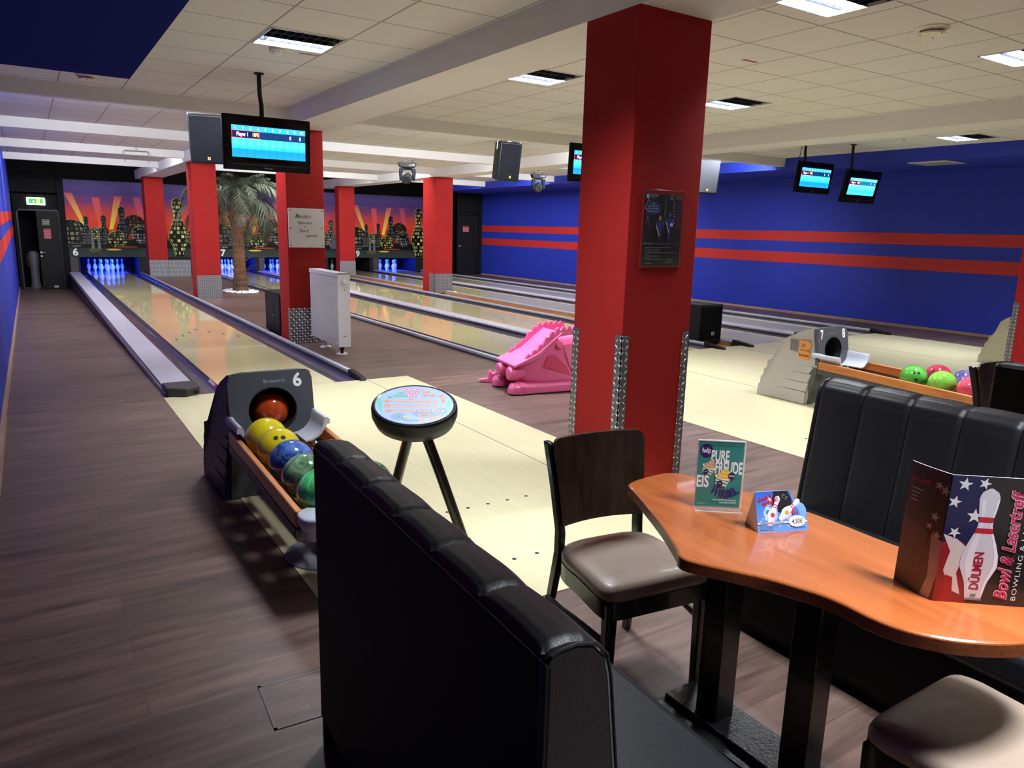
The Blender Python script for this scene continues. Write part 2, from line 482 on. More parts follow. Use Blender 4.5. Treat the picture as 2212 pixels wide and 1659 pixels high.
pr.rect(0, 0, .17, .15, (150, 160, 120)); pr.rect(.01, .01, .16, .14, (60, 70, 50)); pr.text('Notausgang', .085, .085, .028, (210, 220, 190), w=.13); pr.text('freihalten', .085, .035, .024, (210, 220, 190), w=.11)
pr.build('green_notice', PRN, leaf)
pr = Print(plane_pos((-1.03, YB-.0215, .98), (1, 0, 0), (0, 0, 1)), .0008)
pr.rect(0, 0, .18, .28, (168, 46, 60)); pr.text('Betreten', .09, .18, .03, (230, 190, 190), w=.13); pr.text('der Bahn', .09, .11, .03, (230, 190, 190), w=.13); pr.text('verboten', .09, .04, .03, (230, 190, 190), w=.13)
pr.build('red_notice', PRN, leaf)
mb = MB(); mb.box(-.9, -.79, YB-.03, YB-.02, zf+.03, zf+.09); obj('kick_stop', mb, LTGREY, leaf)

g = thing('upright_appliance', 'grey upright hooded appliance standing in the dark open doorway', 'appliance', (-1.33, YB+.28, SLOPE*(YB+.28)))
mb = MB(); z0 = SLOPE*(YB+.28)
mb.lathe([(.02, z0), (.13, z0), (.14, z0+.06), (.11, z0+.2), (.12, z0+.6), (.15, z0+.85), (.14, z0+.98), (.09, z0+1.05), (.01, z0+1.07)], (-1.33, YB+.28, 0), 20)
obj('body', mb, M('dusty_grey', (84, 84, 88), .6), g)
mb = MB(); mb.tube([(-1.45, YB+.2, z0+.95), (-1.5, YB+.16, z0+.8), (-1.47, YB+.16, z0+.62), (-1.44, YB+.2, z0+.6)], .012, 8); obj('handle', mb, BLK, g)

d2 = MB()
d2.box(11.02, 11.72, 15.66, 15.71, 0, 2.02)
door2 = struct('door_2', d2, M('black_door_leaf', (17, 17, 19), .5, spec=.3), 'black service door in the far right corner', bevel=.003)
mb = MB(); mb.box(11.72, 11.80, 15.63, 15.71, 0, 2.08); mb.box(11.0, 11.8, 15.63, 15.71, 2.02, 2.10); obj('door_frame', mb, BLK, door2, bevel=.006)
mb = MB(); mb.lathe([(.03, 0), (.03, .012)], (11.09, 15.645, .98), 14, 'y'); mb.tube([(11.09, 15.65, .98), (11.09, 15.61, .98), (11.2, 15.61, .98)], .011, 8); obj('door_handle', mb, STEEL, door2)
pr = Print(plane_pos((11.22, 15.658, 1.47), (1, 0, 0), (0, 0, 1)), .0008)
pr.rect(0, 0, .22, .17, (235, 225, 225)); pr.rect(.006, .006, .214, .164, (176, 44, 56)); pr.text('Unbefugten', .11, .105, .03, (240, 220, 220), w=.17); pr.text('ist der Zutritt', .11, .06, .024, (240, 220, 220), w=.15); pr.text('verboten', .11, .022, .024, (240, 220, 220), w=.11)
pr.build('red_notice', PRN, door2)

# beams and coffers
mb = MB(); mb.box(1.39, 1.93, -9, YB, 2.75, 3.0); struct('trim_2', mb, WHITE, 'white longitudinal ceiling beam over the pillars right of lane six', smooth=0)
mb = MB(); mb.box(6.85, 7.35, -9, YB, 2.76, 3.0); struct('trim_3', mb, WHITE, 'white longitudinal ceiling beam between lanes eight and nine', smooth=0)
ti = 4
baf = []
for bay, x0, x1, yl in (('left', -1.75, 1.395, (2.45, 6.05, 9.65, 13.18)), ('middle', 1.925, 6.855, (2.12, 5.75, 9.2, 12.7)), ('right', 7.345, 10.25, (1.9, 5.5, 9.0, 12.5))):
    for k, y in enumerate(yl):
        mb = MB(); mb.box(x0, x1, y, y+.13, 2.815, 2.99)
        struct('trim_%d' % ti, mb, WHITE, 'white cross beam number %d from the front in the %s ceiling bay' % (k+1, bay), smooth=0); ti += 1
        baf.append((x0, x1, y, bay))
mb = MB(); mb.box(10.2, XW, -9, 15.7, 2.765, 2.99); struct('trim_%d' % ti, mb, BLUE, 'blue dropped soffit along the right wall', smooth=0); ti += 1

# ================================================================ approach + lanes
def approach(x0, x1, y0, label, name='bowling_approach'):
    t = thing(name, label, 'approach', ((x0+x1)/2, y0, 0), group='bowling approaches')
    mb = MB(); mb.box(x0, x1, y0, 0, -.03, .004); obj('boards', mb, APPM, t, smooth=0)
    return t
def dots(t, xs, ys, r=.011, mat=None):
    for x in xs:
        for y in ys: mb = MB(); mb.lathe([(r, .0035), (r, .0048)], (x, y, 0), 12); obj('guide_dot', mb, BLKM, t)
ap = approach(-.54, 1.85, -4.72, 'pale maple approach in front of lane six')
# floor boards meet the walkway at the front of the approach
dots(ap, [.13+.133*i for i in range(7)], (-3.66, -4.35)); 
mb = MB(); mb.box(.535-.02, 1.85, -.001, .001, .004, .0045); 
for xx in (1.385,): mb.box(xx-.002, xx+.002, -4.7, -.05, .004, .005)
obj('seams', mb, BLKM, ap, smooth=0)
ap2 = approach(3.13, 10.62, -4.3, 'wide pale maple approach in front of lanes seven to ten')
dots(ap2, [3.6+.133*i for i in range(7)]+[5.38+.133*i for i in range(7)]+[7.58+.133*i for i in range(7)]+[9.36+.133*i for i in range(7)], (-3.66,))
mb = MB()
for xx in (4.89, 6.93, 8.87): mb.box(xx-.002, xx+.002, -4.28, -.05, .004, .005)
obj('seams', mb, BLKM, ap2, smooth=0)

LW = 1.066
lanes = {6: 0., 7: 3.47, 8: 5.25, 9: 7.45, 10: 9.23}
names = {6: 'six', 7: 'seven', 8: 'eight', 9: 'nine', 10: 'ten'}
def gutter_bm(x0, x1):
    mb = MB(); n = 10
    prof = []
    for i in range(n+1):
        a = PI*i/n; prof.append((x0+(x1-x0)*(1-math.cos(a))/2, -.004-.075*math.sin(a)))
    for y0, y1 in ((0, 17.6),):
        mb.grid(lambda u, v: (prof[round(u*n)][0], y0+(y1-y0)*v, prof[round(u*n)][1]), n, 1)
    return mb
PINDECK = M('white_pin_deck', (200, 200, 205), .12, coat=.6)
for k, x in lanes.items():
    t = thing('bowling_lane', 'glossy maple bowling lane %s%s' % (names[k], {6: ', first lane on the left, behind the dark ball return', 7: ', right of the palm and the radiator', 8: ', left of the bare timber gap between the middle lanes', 9: ', dark unlit pins at its far end', 10: ', last lane beside the blue wall'}[k]), 'bowling lane', (x+LW/2, 0, 0), group='bowling lanes')
    mb = MB(); mb.box(x, x+LW, 0, 17.85, -.08, 0); obj('lane_bed', mb, LANEM, t, smooth=0)
    mb = MB(); mb.box(x, x+LW, 17.85, 19.5, -.08, 0); obj('pin_deck', mb, PINDECK, t, smooth=0)
    for s in (0, 1):
        g0 = x-.235 if s == 0 else x+LW
        obj('gutter', gutter_bm(g0, g0+.235), GUTM, t, recalc=False)
    for i in range(7):   # aiming arrows
        mb = MB(); ax = x+LW/2+(i-3)*.133; ay = 4.55-abs(i-3)*.3+.0
        mb.prism([(ax-.014, ay-.08), (ax+.014, ay-.08), (ax, ay+.09)], .0002, .0008); obj('arrow_mark', mb, BLKM, t)
    for i in (-.42, -.36, -.3, -.24, -.18, .18, .24, .3, .36, .42):
        mb = MB(); mb.lathe([(.008, .0002), (.008, .0008)], (x+LW/2+i, 2.1, 0), 8); obj('dot_mark', mb, BLKM, t)
    pr = Print(plane_pos((x+.1, .015, .0006), (1, 0, 0), (0, 1, 0)), .0003)
    pr.text('DON\u2019T CROSS', .35, .06, .05, (60, 58, 48), w=.3); pr.text('THE LINE', .35, .0, .05, (60, 58, 48), w=.24)
    pr.line([(.52, .0), (.62, .1), (.66, .1), (.86, .0)], .006, (60, 58, 48))
    pr.rect(-.1, -.012, .966, -.004, (50, 48, 42)); pr.build('foul_line_print', PRN, t)

# cappings and rails
def rail(xc, w, z0, z1, y0, y1, label, mat=None, tip=True, side=None):
    t = thing('lane_rail', label, 'rail', (xc, y0, 0), group='gutter rails')
    mb = MB(); mb.box(xc-w/2, xc+w/2, y0+(.32 if tip else 0), y1, z0, z1); obj('rail', mb, mat or RAILM, t, bevel=.008)
    mb = MB(); mb.box(xc-w/2, xc+w/2, y0+.3, y1, -.08, z0+.002); obj('rail_base', mb, DKGREY, t)
    if tip:
        mb = MB()
        a, b = xc-w/2-.014, xc+w/2+.014
        mb.hexa([(a, y0, .0045), (b, y0, .0045), (b, y0+.36, .0045), (a, y0+.36, .0045), (a+.008, y0+.02, z1-.02), (b-.008, y0+.02, z1-.02), (b, y0+.36, z1+.012), (a, y0+.36, z1+.012)])
        obj('end_cap', mb, BLK, t, bevel=.008)
    return t
rail(1.335, .045, .02, .058, -.06, 17.6, 'grey gutter rail with black tip, right edge of lane six')
rail(3.195, .055, .02, .058, -.1, 17.6, 'grey gutter rail left edge of lane seven, beside the palm')
rail(6.585, .05, .02, .058, -.2, 17.6, 'grey gutter rail with black tip, right edge of lane eight')
rail(7.175, .05, .02, .058, -.2, 17.6, 'grey gutter rail with black tip, left edge of lane nine')
rail(10.578, .06, .02, .062, -.25, 17.6, 'grey gutter rail with long black tip beside the blue wall')
def capping(x0, x1, label, y0=-.05):
    t = thing('lane_capping', label, 'capping', ((x0+x1)/2, y0, 0), group='wide lane cappings')
    mb = MB(); mb.box(x0, x1, y0+.2, 17.7, .02, .052); obj('top_board', mb, CAPM, t, bevel=.006)
    mb = MB(); mb.box(x0+.012, x1-.012, y0+.2, 17.7, -.5 if x0 < 0 else -.08, .021); obj('side_board', mb, wood_mat('dark_side_board%d' % int(x0*10+20), (64, 44, 44), (86, 62, 60), .5, 'Y'), t)
    mb = MB(); xm = (x0+x1)/2
    mb.prism([(x0-.012, y0+.34), (x0-.012, y0+.06), (xm+.02, y0-.02), (x1+.012, y0+.1), (x1+.012, y0+.34)], .0045, .085)
    o = obj('end_cap', mb, M('end_cap_dark%d' % int(x0*10+20), (46, 46, 50), .45), t, bevel=.014)
    mb = MB(); mb.lathe([(.022, y0-.0), (.022, y0+.01)], (x1-.04, 0, .04), 16, 'y'); mb.lathe([(.013, y0-.004), (.013, y0+.012)], (x1-.04, 0, .04), 16, 'y')
    obj('bolt_cover', mb, BLK, t)
    return t
c6 = capping(-.5, -.235, 'wide grey lane capping along the left aisle, left of lane six')
mb = MB(); mb.box(-.515, -.503, .1, 17.7, -.02, .03); obj('edge_strip', mb, STEEL, c6)
capping(4.77, 5.02, 'wide grey lane capping between lanes seven and eight')
capping(8.75, 9.0, 'wide grey lane capping between lanes nine and ten')
t = thing('sticker', 'red and white sticker inside the left gutter of lane six', 'sticker', (-.012, .35, -.02))
pr = Print(plane_pos((-.028, .3, -.02), (0, 1, 0), (.5, 0, .86)), .0006)
pr.rect(0, 0, .12, .028, (170, 40, 50)); pr.rect(.12, 0, .4, .028, (215, 212, 214)); pr.text('NICHT BETRETEN', .26, .007, .013, (80, 80, 90), w=.24); pr.build('printed_face', PRN, t)
mb = MB(); mb.box(6.62, 7.118, -.05, 17.6, -.06, -.03); o = obj('gap_board', mb, wood_mat('raw_timber', (142, 92, 52), (190, 138, 84), .6, 'Y', 2.), None); tag(o, 'bare timber boarding in the gap between lanes eight and nine', 'boarding')
mb = MB(); mb.box(7.12, 7.148, .2, 17.6, -.06, .018); o = obj('gap_side_board', mb, wood_mat('raw_timber_side', (150, 96, 54), (196, 142, 86), .6, 'Y', 2.), None); tag(o, 'raw timber side board under the left rail of lane nine', 'board')

# pin pits: dark boxes behind the murals with ultraviolet tubes
PIT = M('pit_black', (9, 9, 12), .7)
mb = MB()
for x0, x1 in ((-.455, -.2), (1.33, 3.2), (4.75, 5.05), (6.55, 7.2), (8.72, 9.03), (10.5, 10.9)):
    mb.box(x0, x1, YB+.02, 20, -.1, .6)
mb.box(-.455, 10.9, 20, 20.1, -.1, .7); mb.box(-.455, 10.9, YB+.08, 20, .62, .7)
struct('trim_%d' % ti, mb, PIT, 'black pin pits and dividers behind the murals', smooth=0); ti += 1
def pit_post(x0, x1, l):
    mb = MB(); mb.box(x0, x1, YB-.06, YB+.1, -.0, .47); o = obj('pit_post', mb, M('pit_post_grey%d' % int(x0*10+20), (64, 58, 56), .6), None, bevel=.004); tag(o, l, 'post')
pit_post(-.45, -.25, 'dull grey post left of the pins of lane six')
pit_post(4.85, 5.03, 'dull brown post between the pins of lanes seven and eight')
pit_post(8.8, 9.02, 'dull brown post left of the pins of lane ten')

PINW = M('pin_white', (235, 235, 238), .18, coat=.5)
PINR = M('pin_red_band', (205, 30, 36), .3)
def make_pin():
    t = thing('bowling_pin', '', 'bowling pin', (0, 0, 0))
    s = .381/15
    prof = [(.005, 0), (1.03, 0), (1.1, .2), (1.41, 2.25), (1.95, 3.4), (2.38, 4.5), (2.28, 6), (1.9, 7.25), (1.4, 8.6), (1.0, 9.4), (.9, 10), (.92, 10.9), (1.13, 12.2), (1.27, 13.5), (1.15, 14.3), (.75, 14.85), (.005, 15)]
    mb = MB(); mb.lathe([(r*s, h*s) for r, h in prof], (0, 0, 0), 16); body = obj('body', mb, PINW, t, smooth=80)
    for z0, z1 in ((9.55, 10.05), (10.45, 10.9)):
        mb = MB(); mb.lathe([(.985*s*1.02, z0*s), (.985*s*1.02, z1*s)], (0, 0, 0), 16, cap=False); obj('red_band', mb, PINR, body, smooth=80)
    return t
spots = []
for r in range(4):
    for i in range(r+1): spots.append(((i-r/2)*.3048, r*.264))
pin0 = make_pin(); first = True
row = ['head pin, front of the triangle', 'second row, left', 'second row, right', 'third row, left', 'third row, middle', 'third row, right', 'back row, far left', 'back row, second from left', 'back row, second from right', 'back row, far right']
for k, x in lanes.items():
    if k == 9: continue
    for (dx, dy), rw in zip(spots, row):
        L = 'blue-lit bowling pin of lane %s, %s' % (names[k], rw)
        loc = (x+LW/2+dx, 18.29+dy, 0)
        if first:
            pin0.location = loc; pin0['label'] = L; pin0['group'] = 'bowling pins of lane '+names[k]; first = False
        else: dup(pin0, loc, L, 'bowling pins of lane '+names[k])
dup(pin0, (7.45+.22, 18.9, 0), 'single unlit bowling pin standing in the dark pit of lane nine', 'bowling pins of lane nine')
# ================================================================ murals over the pin pits
MUR = print_mat('mural_print', .5, 0, 0, .12)
def pin_r(h):  # normalised bowling pin radius, h 0..1
    pr_ = [(0, .068), (.15, .094), (.3, .159), (.4, .152), (.5, .12), (.6, .08), (.67, .06), (.73, .061), (.81, .075), (.9, .085), (.95, .077), (.985, .05), (1, .012)]
    for (a, ra), (b, rb) in zip(pr_[:-1], pr_[1:]):
        if a <= h <= b: return ra+(rb-ra)*(h-a)/(b-a)
    return .01
def m_pin(p, u, v, H, c, lit=None, nz=9, na=8, seed=1, glow=None, fat=1.):
    n = 26
    hs = [i/n for i in range(n+1)]
    if glow: p.poly([(u-pin_r(h)*H*fat-.012, v+h*H+.006) for h in hs]+[(u+pin_r(h)*H*fat-.004, v+h*H+.008) for h in reversed(hs)], glow)
    pts = [(u-pin_r(h)*H*fat, v+h*H) for h in hs]+[(u+pin_r(h)*H*fat, v+h*H) for h in reversed(hs)]
    p.poly(pts, c)
    rnd = random.Random(seed)
    if lit:
        P = []; F = []; C = []
        for i in range(nz):
            h0 = .03+.94*i/nz; h1 = h0+.94/nz*.66
            for j in range(na):
                a0 = -PI/2+PI*j/na+.06; a1 = a0+PI/na*.72
                if rnd.random() < .12: continue
                k = rnd.uniform(.35, 1.); col = lin(tuple(x*k for x in lit))
                o = len(P)
                P += [(u+pin_r(h0)*H*fat*math.sin(a0), v+h0*H), (u+pin_r(h0)*H*fat*math.sin(a1), v+h0*H), (u+pin_r(h1)*H*fat*math.sin(a1), v+h1*H), (u+pin_r(h1)*H*fat*math.sin(a0), v+h1*H)]
                F.append([o, o+1, o+2, o+3]); C += [col]*4
        p.raw(P, F, C)
def m_ball(p, u, v, r, c, lit, n=9, seed=1, rim=None):
    cd = lambda uu, vv, col: p.poly([(max(0, uu+r*math.cos(2*PI*i/36)), vv+r*math.sin(2*PI*i/36)) for i in range(36)], col)
    if rim: cd(u-.008, v+.012, rim)
    cd(u, v, c)
    rnd = random.Random(seed); P = []; F = []; C = []
    for i in range(n):
        t0 = -PI/2+PI*(i+.2)/n; t1 = t0+PI/n*.66
        for j in range(n):
            a0 = -PI/2+PI*(j+.15)/n; a1 = a0+PI/n*.68
            if rnd.random() < .15: continue
            k = rnd.uniform(.25, .95); col = lin(tuple(x*k for x in lit)); o = len(P)
            for a, t in ((a0, t0), (a1, t0), (a1, t1), (a0, t1)): P.append((max(0, u+r*math.cos(t)*math.sin(a)), v+r*math.sin(t)))
            F.append([o, o+1, o+2, o+3]); C += [col]*4
    p.raw(P, F, C)
def mural(x0, x1, num, label, towers=False):
    z0, z1 = .475, 2.645; W = x1-x0; H = z1-z0
    t = thing('lane_mural', label, 'mural', ((x0+x1)/2, YB, z0), group='sunset murals over the pin pits')
    mb = MB(); mb.box(x0, x1, YB-.02, YB+.03, z0, z1); pan = obj('panel', mb, BLK, t)
    p = Print(plane_pos((x0, YB-.0215, z0), (1, 0, 0), (0, 0, 1)), .0004)
    p.grad(0, 0, W, H, [(0, (40, 30, 34)), (.2, (70, 34, 30)), (.34, (226, 52, 38)), (.52, (226, 72, 54)), (.63, (190, 66, 76)), (.72, (124, 62, 108)), (.84, (80, 62, 124)), (1, (98, 84, 140))])
    def clip(u): return max(0, min(W, u))
    def beam(a, b, w0, w1, c0, c1):
        if max(a[0], b[0]) < W: p.poly([(clip(a[0]-w0), a[1]), (clip(a[0]+w0), a[1]), (clip(b[0]+w1), b[1]), (clip(b[0]-w1), b[1])], [c0, c0, c1, c1])
    beam((.48, .8), (.10, 1.8), .04, .1, (252, 226, 66), (206, 84, 92))
    beam((.86, .8), (.78, 1.7), .05, .1, (246, 92, 56), (206, 84, 96))
    beam((1.12, .8), (1.36, 1.75), .05, .1, (252, 226, 66), (206, 84, 92))
    beam((2.0, .8), (1.84, 1.75), .05, .1, (246, 92, 56), (160, 76, 120))
    p.rect(0, 0, W, .5, (22, 20, 22)); p.grad(0, 0, W, .33, [(0, (58, 66, 60)), (.7, (48, 56, 50)), (1, (24, 24, 24))])
    for i in range(90):
        rx, rz = random.uniform(0, W-.1), random.uniform(.02, .24); p.rect(rx, rz, rx+random.uniform(.02, .08), rz+.008, random.choice([(78, 90, 82), (60, 72, 66), (96, 104, 96)])); p.l -= 1
    p.rect(0, .27, W, .42, (20, 19, 20))
    D = (12, 11, 12); Y = (246, 240, 150); Wt = (215, 215, 205)
    items = [('ball', .12, .66, .4, (150, 148, 120), (190, 200, 60)), ('ball', .40, .6, .15, (130, 130, 126), None), ('ball', .74, .66, .2, Y, (170, 180, 70)), ('pin', .49, .36, .80, (112, 108, 104), None), ('pin', .94, .36, .84, (120, 118, 96), None),
             ('ball', 1.74, .94, .3, (140, 90, 70), None), ('pin', 1.42, .36, 1.1, (90, 120, 120), None), ('ball', 1.27, .52, .25, Y, (190, 196, 70)), ('ball', 1.9, .66, .26, Wt, (150, 160, 70)),
             ('pin', 2.94 if num != 9 else 2.5, .03, 1.74, Y, (190, 196, 80)), ('ball', 3.42, .62, .26, Y, (170, 180, 70)), ('pin', 3.7, .36, .9, Wt, None), ('ball', 4.1, .6, .26, Y, None)]
    for i, it in enumerate(items):
        if it[1]+.27 > W and it[0] == 'pin': continue
        if it[0] == 'ball':
            if it[1]+it[3]*.9 > W: continue
            m_ball(p, it[1], it[2], it[3], D, it[4], 9, i, it[5])
        else: m_pin(p, it[1], it[2], it[3], (20, 17, 18), it[4], 9 if it[3] < 1.5 else 13, 8 if it[3] < 1.5 else 7, i, it[5])
    for k in (0, 1):   # pale bridge pylons
        bu = .62+k*.16
        p.poly([(bu-.05, .22), (bu+.04, .22), (bu+.015, .7), (bu, .92), (bu-.01, .7)], (112, 122, 112))
    for k in range(5): p.line([(.62, .86-.08*k), (.38+.05*k, .4)], .006, (140, 146, 130))
    p.rect(.5, .14, .8, .24, (92, 84, 58)); p.rect(0, .375, .95, .395, (92, 94, 88))
    p.disc(1.15, .22, .2, .028, (226, 190, 70)); p.disc(1.5, .3, .3, .02, (170, 60, 40)); 
    if towers:
        for k in (0, 1):
            bu = W-.7+k*.3
            p.poly([(bu-.1, .3), (bu+.1, .3), (bu+.03, 1.0), (bu, 1.5), (bu-.03, 1.0)], (88, 92, 100))
        for k in range(6): p.line([(W-.95, .55+.12*k), (W-.1, .75+.12*k)], .014, (60, 60, 64))
        m_ball(p, W-.35, .6, .22, D, Wt, 8, 5)
    p.text(str(num), .16, .05, .2, (244, 244, 244), bold=.035)
    p.build('printed_picture', MUR, pan)
mural(-.455, 3.585, 6, 'sunset city mural with pins and balls, numbered 6, furthest left')
mural(3.6, 8.075, 7, 'sunset city mural numbered 7, seen behind the palm and the welcome-sign pillar', True)
mural(8.09, 10.88, 9, 'sunset city mural numbered 9, furthest right next to the black service door')

# ================================================================ pillars
def pillar(x0, x1, y0, y1, label, plate_h=.47, left_strip=.07, top=2.755, guards=False, extra=None):
    t = thing('pillar', label, 'pillar', ((x0+x1)/2, (y0+y1)/2, 0), group='red pillars')
    mb = MB(); mb.box(x0, x1, y0, y1, -.01, top); obj('shaft', mb, REDP, t, bevel=.004)
    if guards:
        for xa, sx in ((x0, 1), (x1, -1)):
            for ya, sy in ((y0, 1), (y1, -1)):
                mb = MB(); a = xa-.003*sx; b = ya-.003*sy; w = .058
                xs = sorted((a, a+sx*w)); ys_ = sorted((b-.0, b+sy*.004)); mb.box(xs[0], xs[1], ys_[0], ys_[1], .004, .975)
                xs = sorted((a, a+sx*.004)); ys_ = sorted((b, b+sy*w)); mb.box(xs[0], xs[1], ys_[0], ys_[1], .004, .975)
                obj('corner_guard', mb, TREAD, t, smooth=0)
    else:
        mb = MB(); mb.box(x0-.004, x1+.004, y0-.006, y0, 0, plate_h); mb.box(x0-.004, x0, y0-.006, y0+left_strip, 0, plate_h)
        obj('kick_plate', mb, TREAD, t, smooth=0)
    return t
pillar(1.41, 1.905, 16.2, 16.68, 'red pillar at the pin end, left of the big lit pin in the mural', left_strip=.02)
mb = MB(); mb.box(1.915, 2.5, 16.2, 16.25, 0, .47); o = obj('tread_plate_panel', mb, TREAD, smooth=0); tag(o, 'low tread plate panel right of the furthest left pillar', 'panel')
pillar(1.455, 1.935, 9.4, 9.92, 'red pillar directly left of the palm tree', left_strip=.06)
pc = pillar(1.392, 1.89, 2.65, 3.085, 'red pillar with the handwritten welcome sign', left_strip=.07)
pillar(1.392, 1.936, -3.91, -3.455, 'big red pillar in the foreground with dark poster and corner guards', guards=True, top=2.77)
pillar(6.78, 7.29, 15.6, 15.95, 'far red pillar left of the mural numbered 9', left_strip=.0)
pillar(6.86, 7.335, 9.2, 9.86, 'red pillar in the middle of the lanes right of the mural numbered 9', left_strip=.3)
pillar(6.85, 7.35, -4.08, -3.6, 'red pillar cut off by the right edge of the picture', guards=True, top=2.77)
for s in (0, 1):
    mb = MB()
    for i in range(3): mb.sphere((7.22+.07*i-.0, 9.12-.02*i, .015+.004*i), .05, 8, 6, 1, .7, .4)
o = obj('crumpled_foil', mb, M('white_scrap', (225, 226, 230), .5, bump=(30, .6))); tag(o, 'crumpled white scrap at the foot of the middle-lane pillar', 'scrap')

# welcome sign
t = thing('welcome_sign', 'white square board with handwritten greeting on the red pillar', 'sign', (1.63, 2.64, 1.265))
mb = MB(); mb.box(1.405, 1.875, 2.63, 2.645, 1.265, 1.765); brd = obj('board', mb, M('white_board', (200, 196, 196), .5), t, bevel=.002)
mb = MB()
for x in (1.43, 1.85):
    for z in (1.29, 1.515, 1.74): mb = MB(); mb.lathe([(.008, 2.631), (.008, 2.627), (.006, 2.625)], (x, 0, z), 10, 'y'); obj('screw', mb, BLK, brd)
p = Print(plane_pos((1.405, 2.6293, 1.265), (1, 0, 0), (0, 0, 1)), .0006)
ink = (46, 44, 52)
for s, u, v, h, w in (('Herzlich', .195, .375, .05, .2), ('Willkommen', .215, .3, .04, .19), ('in', .215, .255, .03, .03), ('Bowl &', .2, .195, .045, .12), ('Lasertreff', .3, .135, .042, .16)):
    p.text(s, u, v, h, ink, w=w, shear=.35, bold=-.002)
p.line([(.09, .385), (.12, .44), (.115, .37)], .004, ink); p.line([(.11, .405), (.15, .415)], .004, ink)
p.build('handwriting', PRN, brd)

# poster on the big pillar
t = thing('poster', 'dark laser game poster in a clear sleeve on the big red pillar', 'poster', (1.65, -3.915, 1.37))
x0, x1, z0, z1 = 1.488, 1.808, 1.368, 1.805
mb = MB(); mb.box(x0, x1, -3.916, -3.911, z0, z1); obj('sleeve', mb, M('clear_sleeve', (120, 44, 46), .12, coat=.1), t, bevel=.001)
p = Print(plane_pos((x0, -3.9163, z0), (1, 0, 0), (0, 0, 1)), .0002); W = .32; H = .437
p.grad(.012, .012, W-.012, H-.025, [(0, (40, 52, 40)), (.13, (30, 38, 34)), (.14, (22, 20, 26)), (.5, (24, 20, 28)), (1, (16, 16, 24))])
p.poly([(.25, .22), (W-.013, .21), (W-.013, .39), (.27, .38)], (52, 22, 50))
p.disc(.08, .335, .06, .038, (22, 50, 96))
for s, v, w in (('Neu', .358, .018), ('ab 7. November', .343, .075), ('All You Can Play', .328, .08), ('2 Stunden, 20 \u20ac p.P', .312, .09)): p.text(s, .08, v, .009, (170, 190, 220), w=w)
p.line([(.015, .33), (.04, .385), (.05, .37)], .003, (200, 150, 130)); p.line([(.015, .33), (.04, .325)], .004, (200, 120, 90))
p.poly([(.022, .41), (.022, .392), (.032, .386), (.042, .392), (.042, .41)], (150, 190, 220)); p.text('LASERTREFF', .08, .4, .01, (150, 180, 210), w=.065); p.text('DÜLMEN', .068, .389, .008, (120, 140, 180), w=.04)
for i in range(4): p.rect(.2, .408-.007*i, .235, .411-.007*i, (120, 120, 130)); p.rect(.25+.0*i, .408-.007*i, .3, .411-.007*i, (90, 90, 100))
for i in range(2): # shaded players
    u = .13+.075*i; v = .2+.02*i; b = (30, 50, 120) if i == 0 else (36, 48, 130)
    p.poly([(u-.028, v+.06), (u+.03, v+.06), (u+.022, v), (u-.018, v)], b); p.disc(u+.004, v+.08, .011, .015, (160, 120, 90) if i == 0 else (60, 70, 140))
    p.poly([(u-.016, v), (u+.02, v), (u+.006, v-.09), (u-.006, v-.09)], (36, 34, 44) if i == 0 else (34, 30, 96)); p.line([(u-.024, v+.04), (u+.004, v-.02)], .006, (190, 170, 150))
p.disc(.225, .245, .014, .01, (170, 180, 210)); p.line([(.165, .4), (.162, .22)], .003, (110, 96, 80)); p.line([(.175, .4), (.172, .24)], .003, (70, 90, 110))
for k in ((.02, .31, .05, .24), (.05, .3, .02, .25)): p.line([(k[0], k[1]), (k[2], k[3])], .004, (120, 96, 110))
for i, s in enumerate('OYXLASER'[:8]): p.rect(.228+.006*(i % 2), .37-.017*i, .238+.008*(i % 2), .381-.017*i, (100, 104, 116))
p.rect(.012, .13, W-.012, .142, (40, 42, 58)); p.text('All You Can Play', .045, .133, .008, (150, 150, 170), w=.07)
for i, w in enumerate((.2, .12, .11, .25, .03, .11, .04, .14)): p.rect(.03, .112-.0095*i, .03+w, .115-.0095*i, (110, 108, 116)); p.disc(.022, .1135-.0095*i, .0018, .0018, (150, 150, 150), n=8)
p.rect(.03, .022, .08, .026, (90, 110, 90))
for i in range(3): p.rect(.19, .045-.008*i, .25, .048-.008*i, (110, 120, 110))
p.build('printed_face', PRN, t)

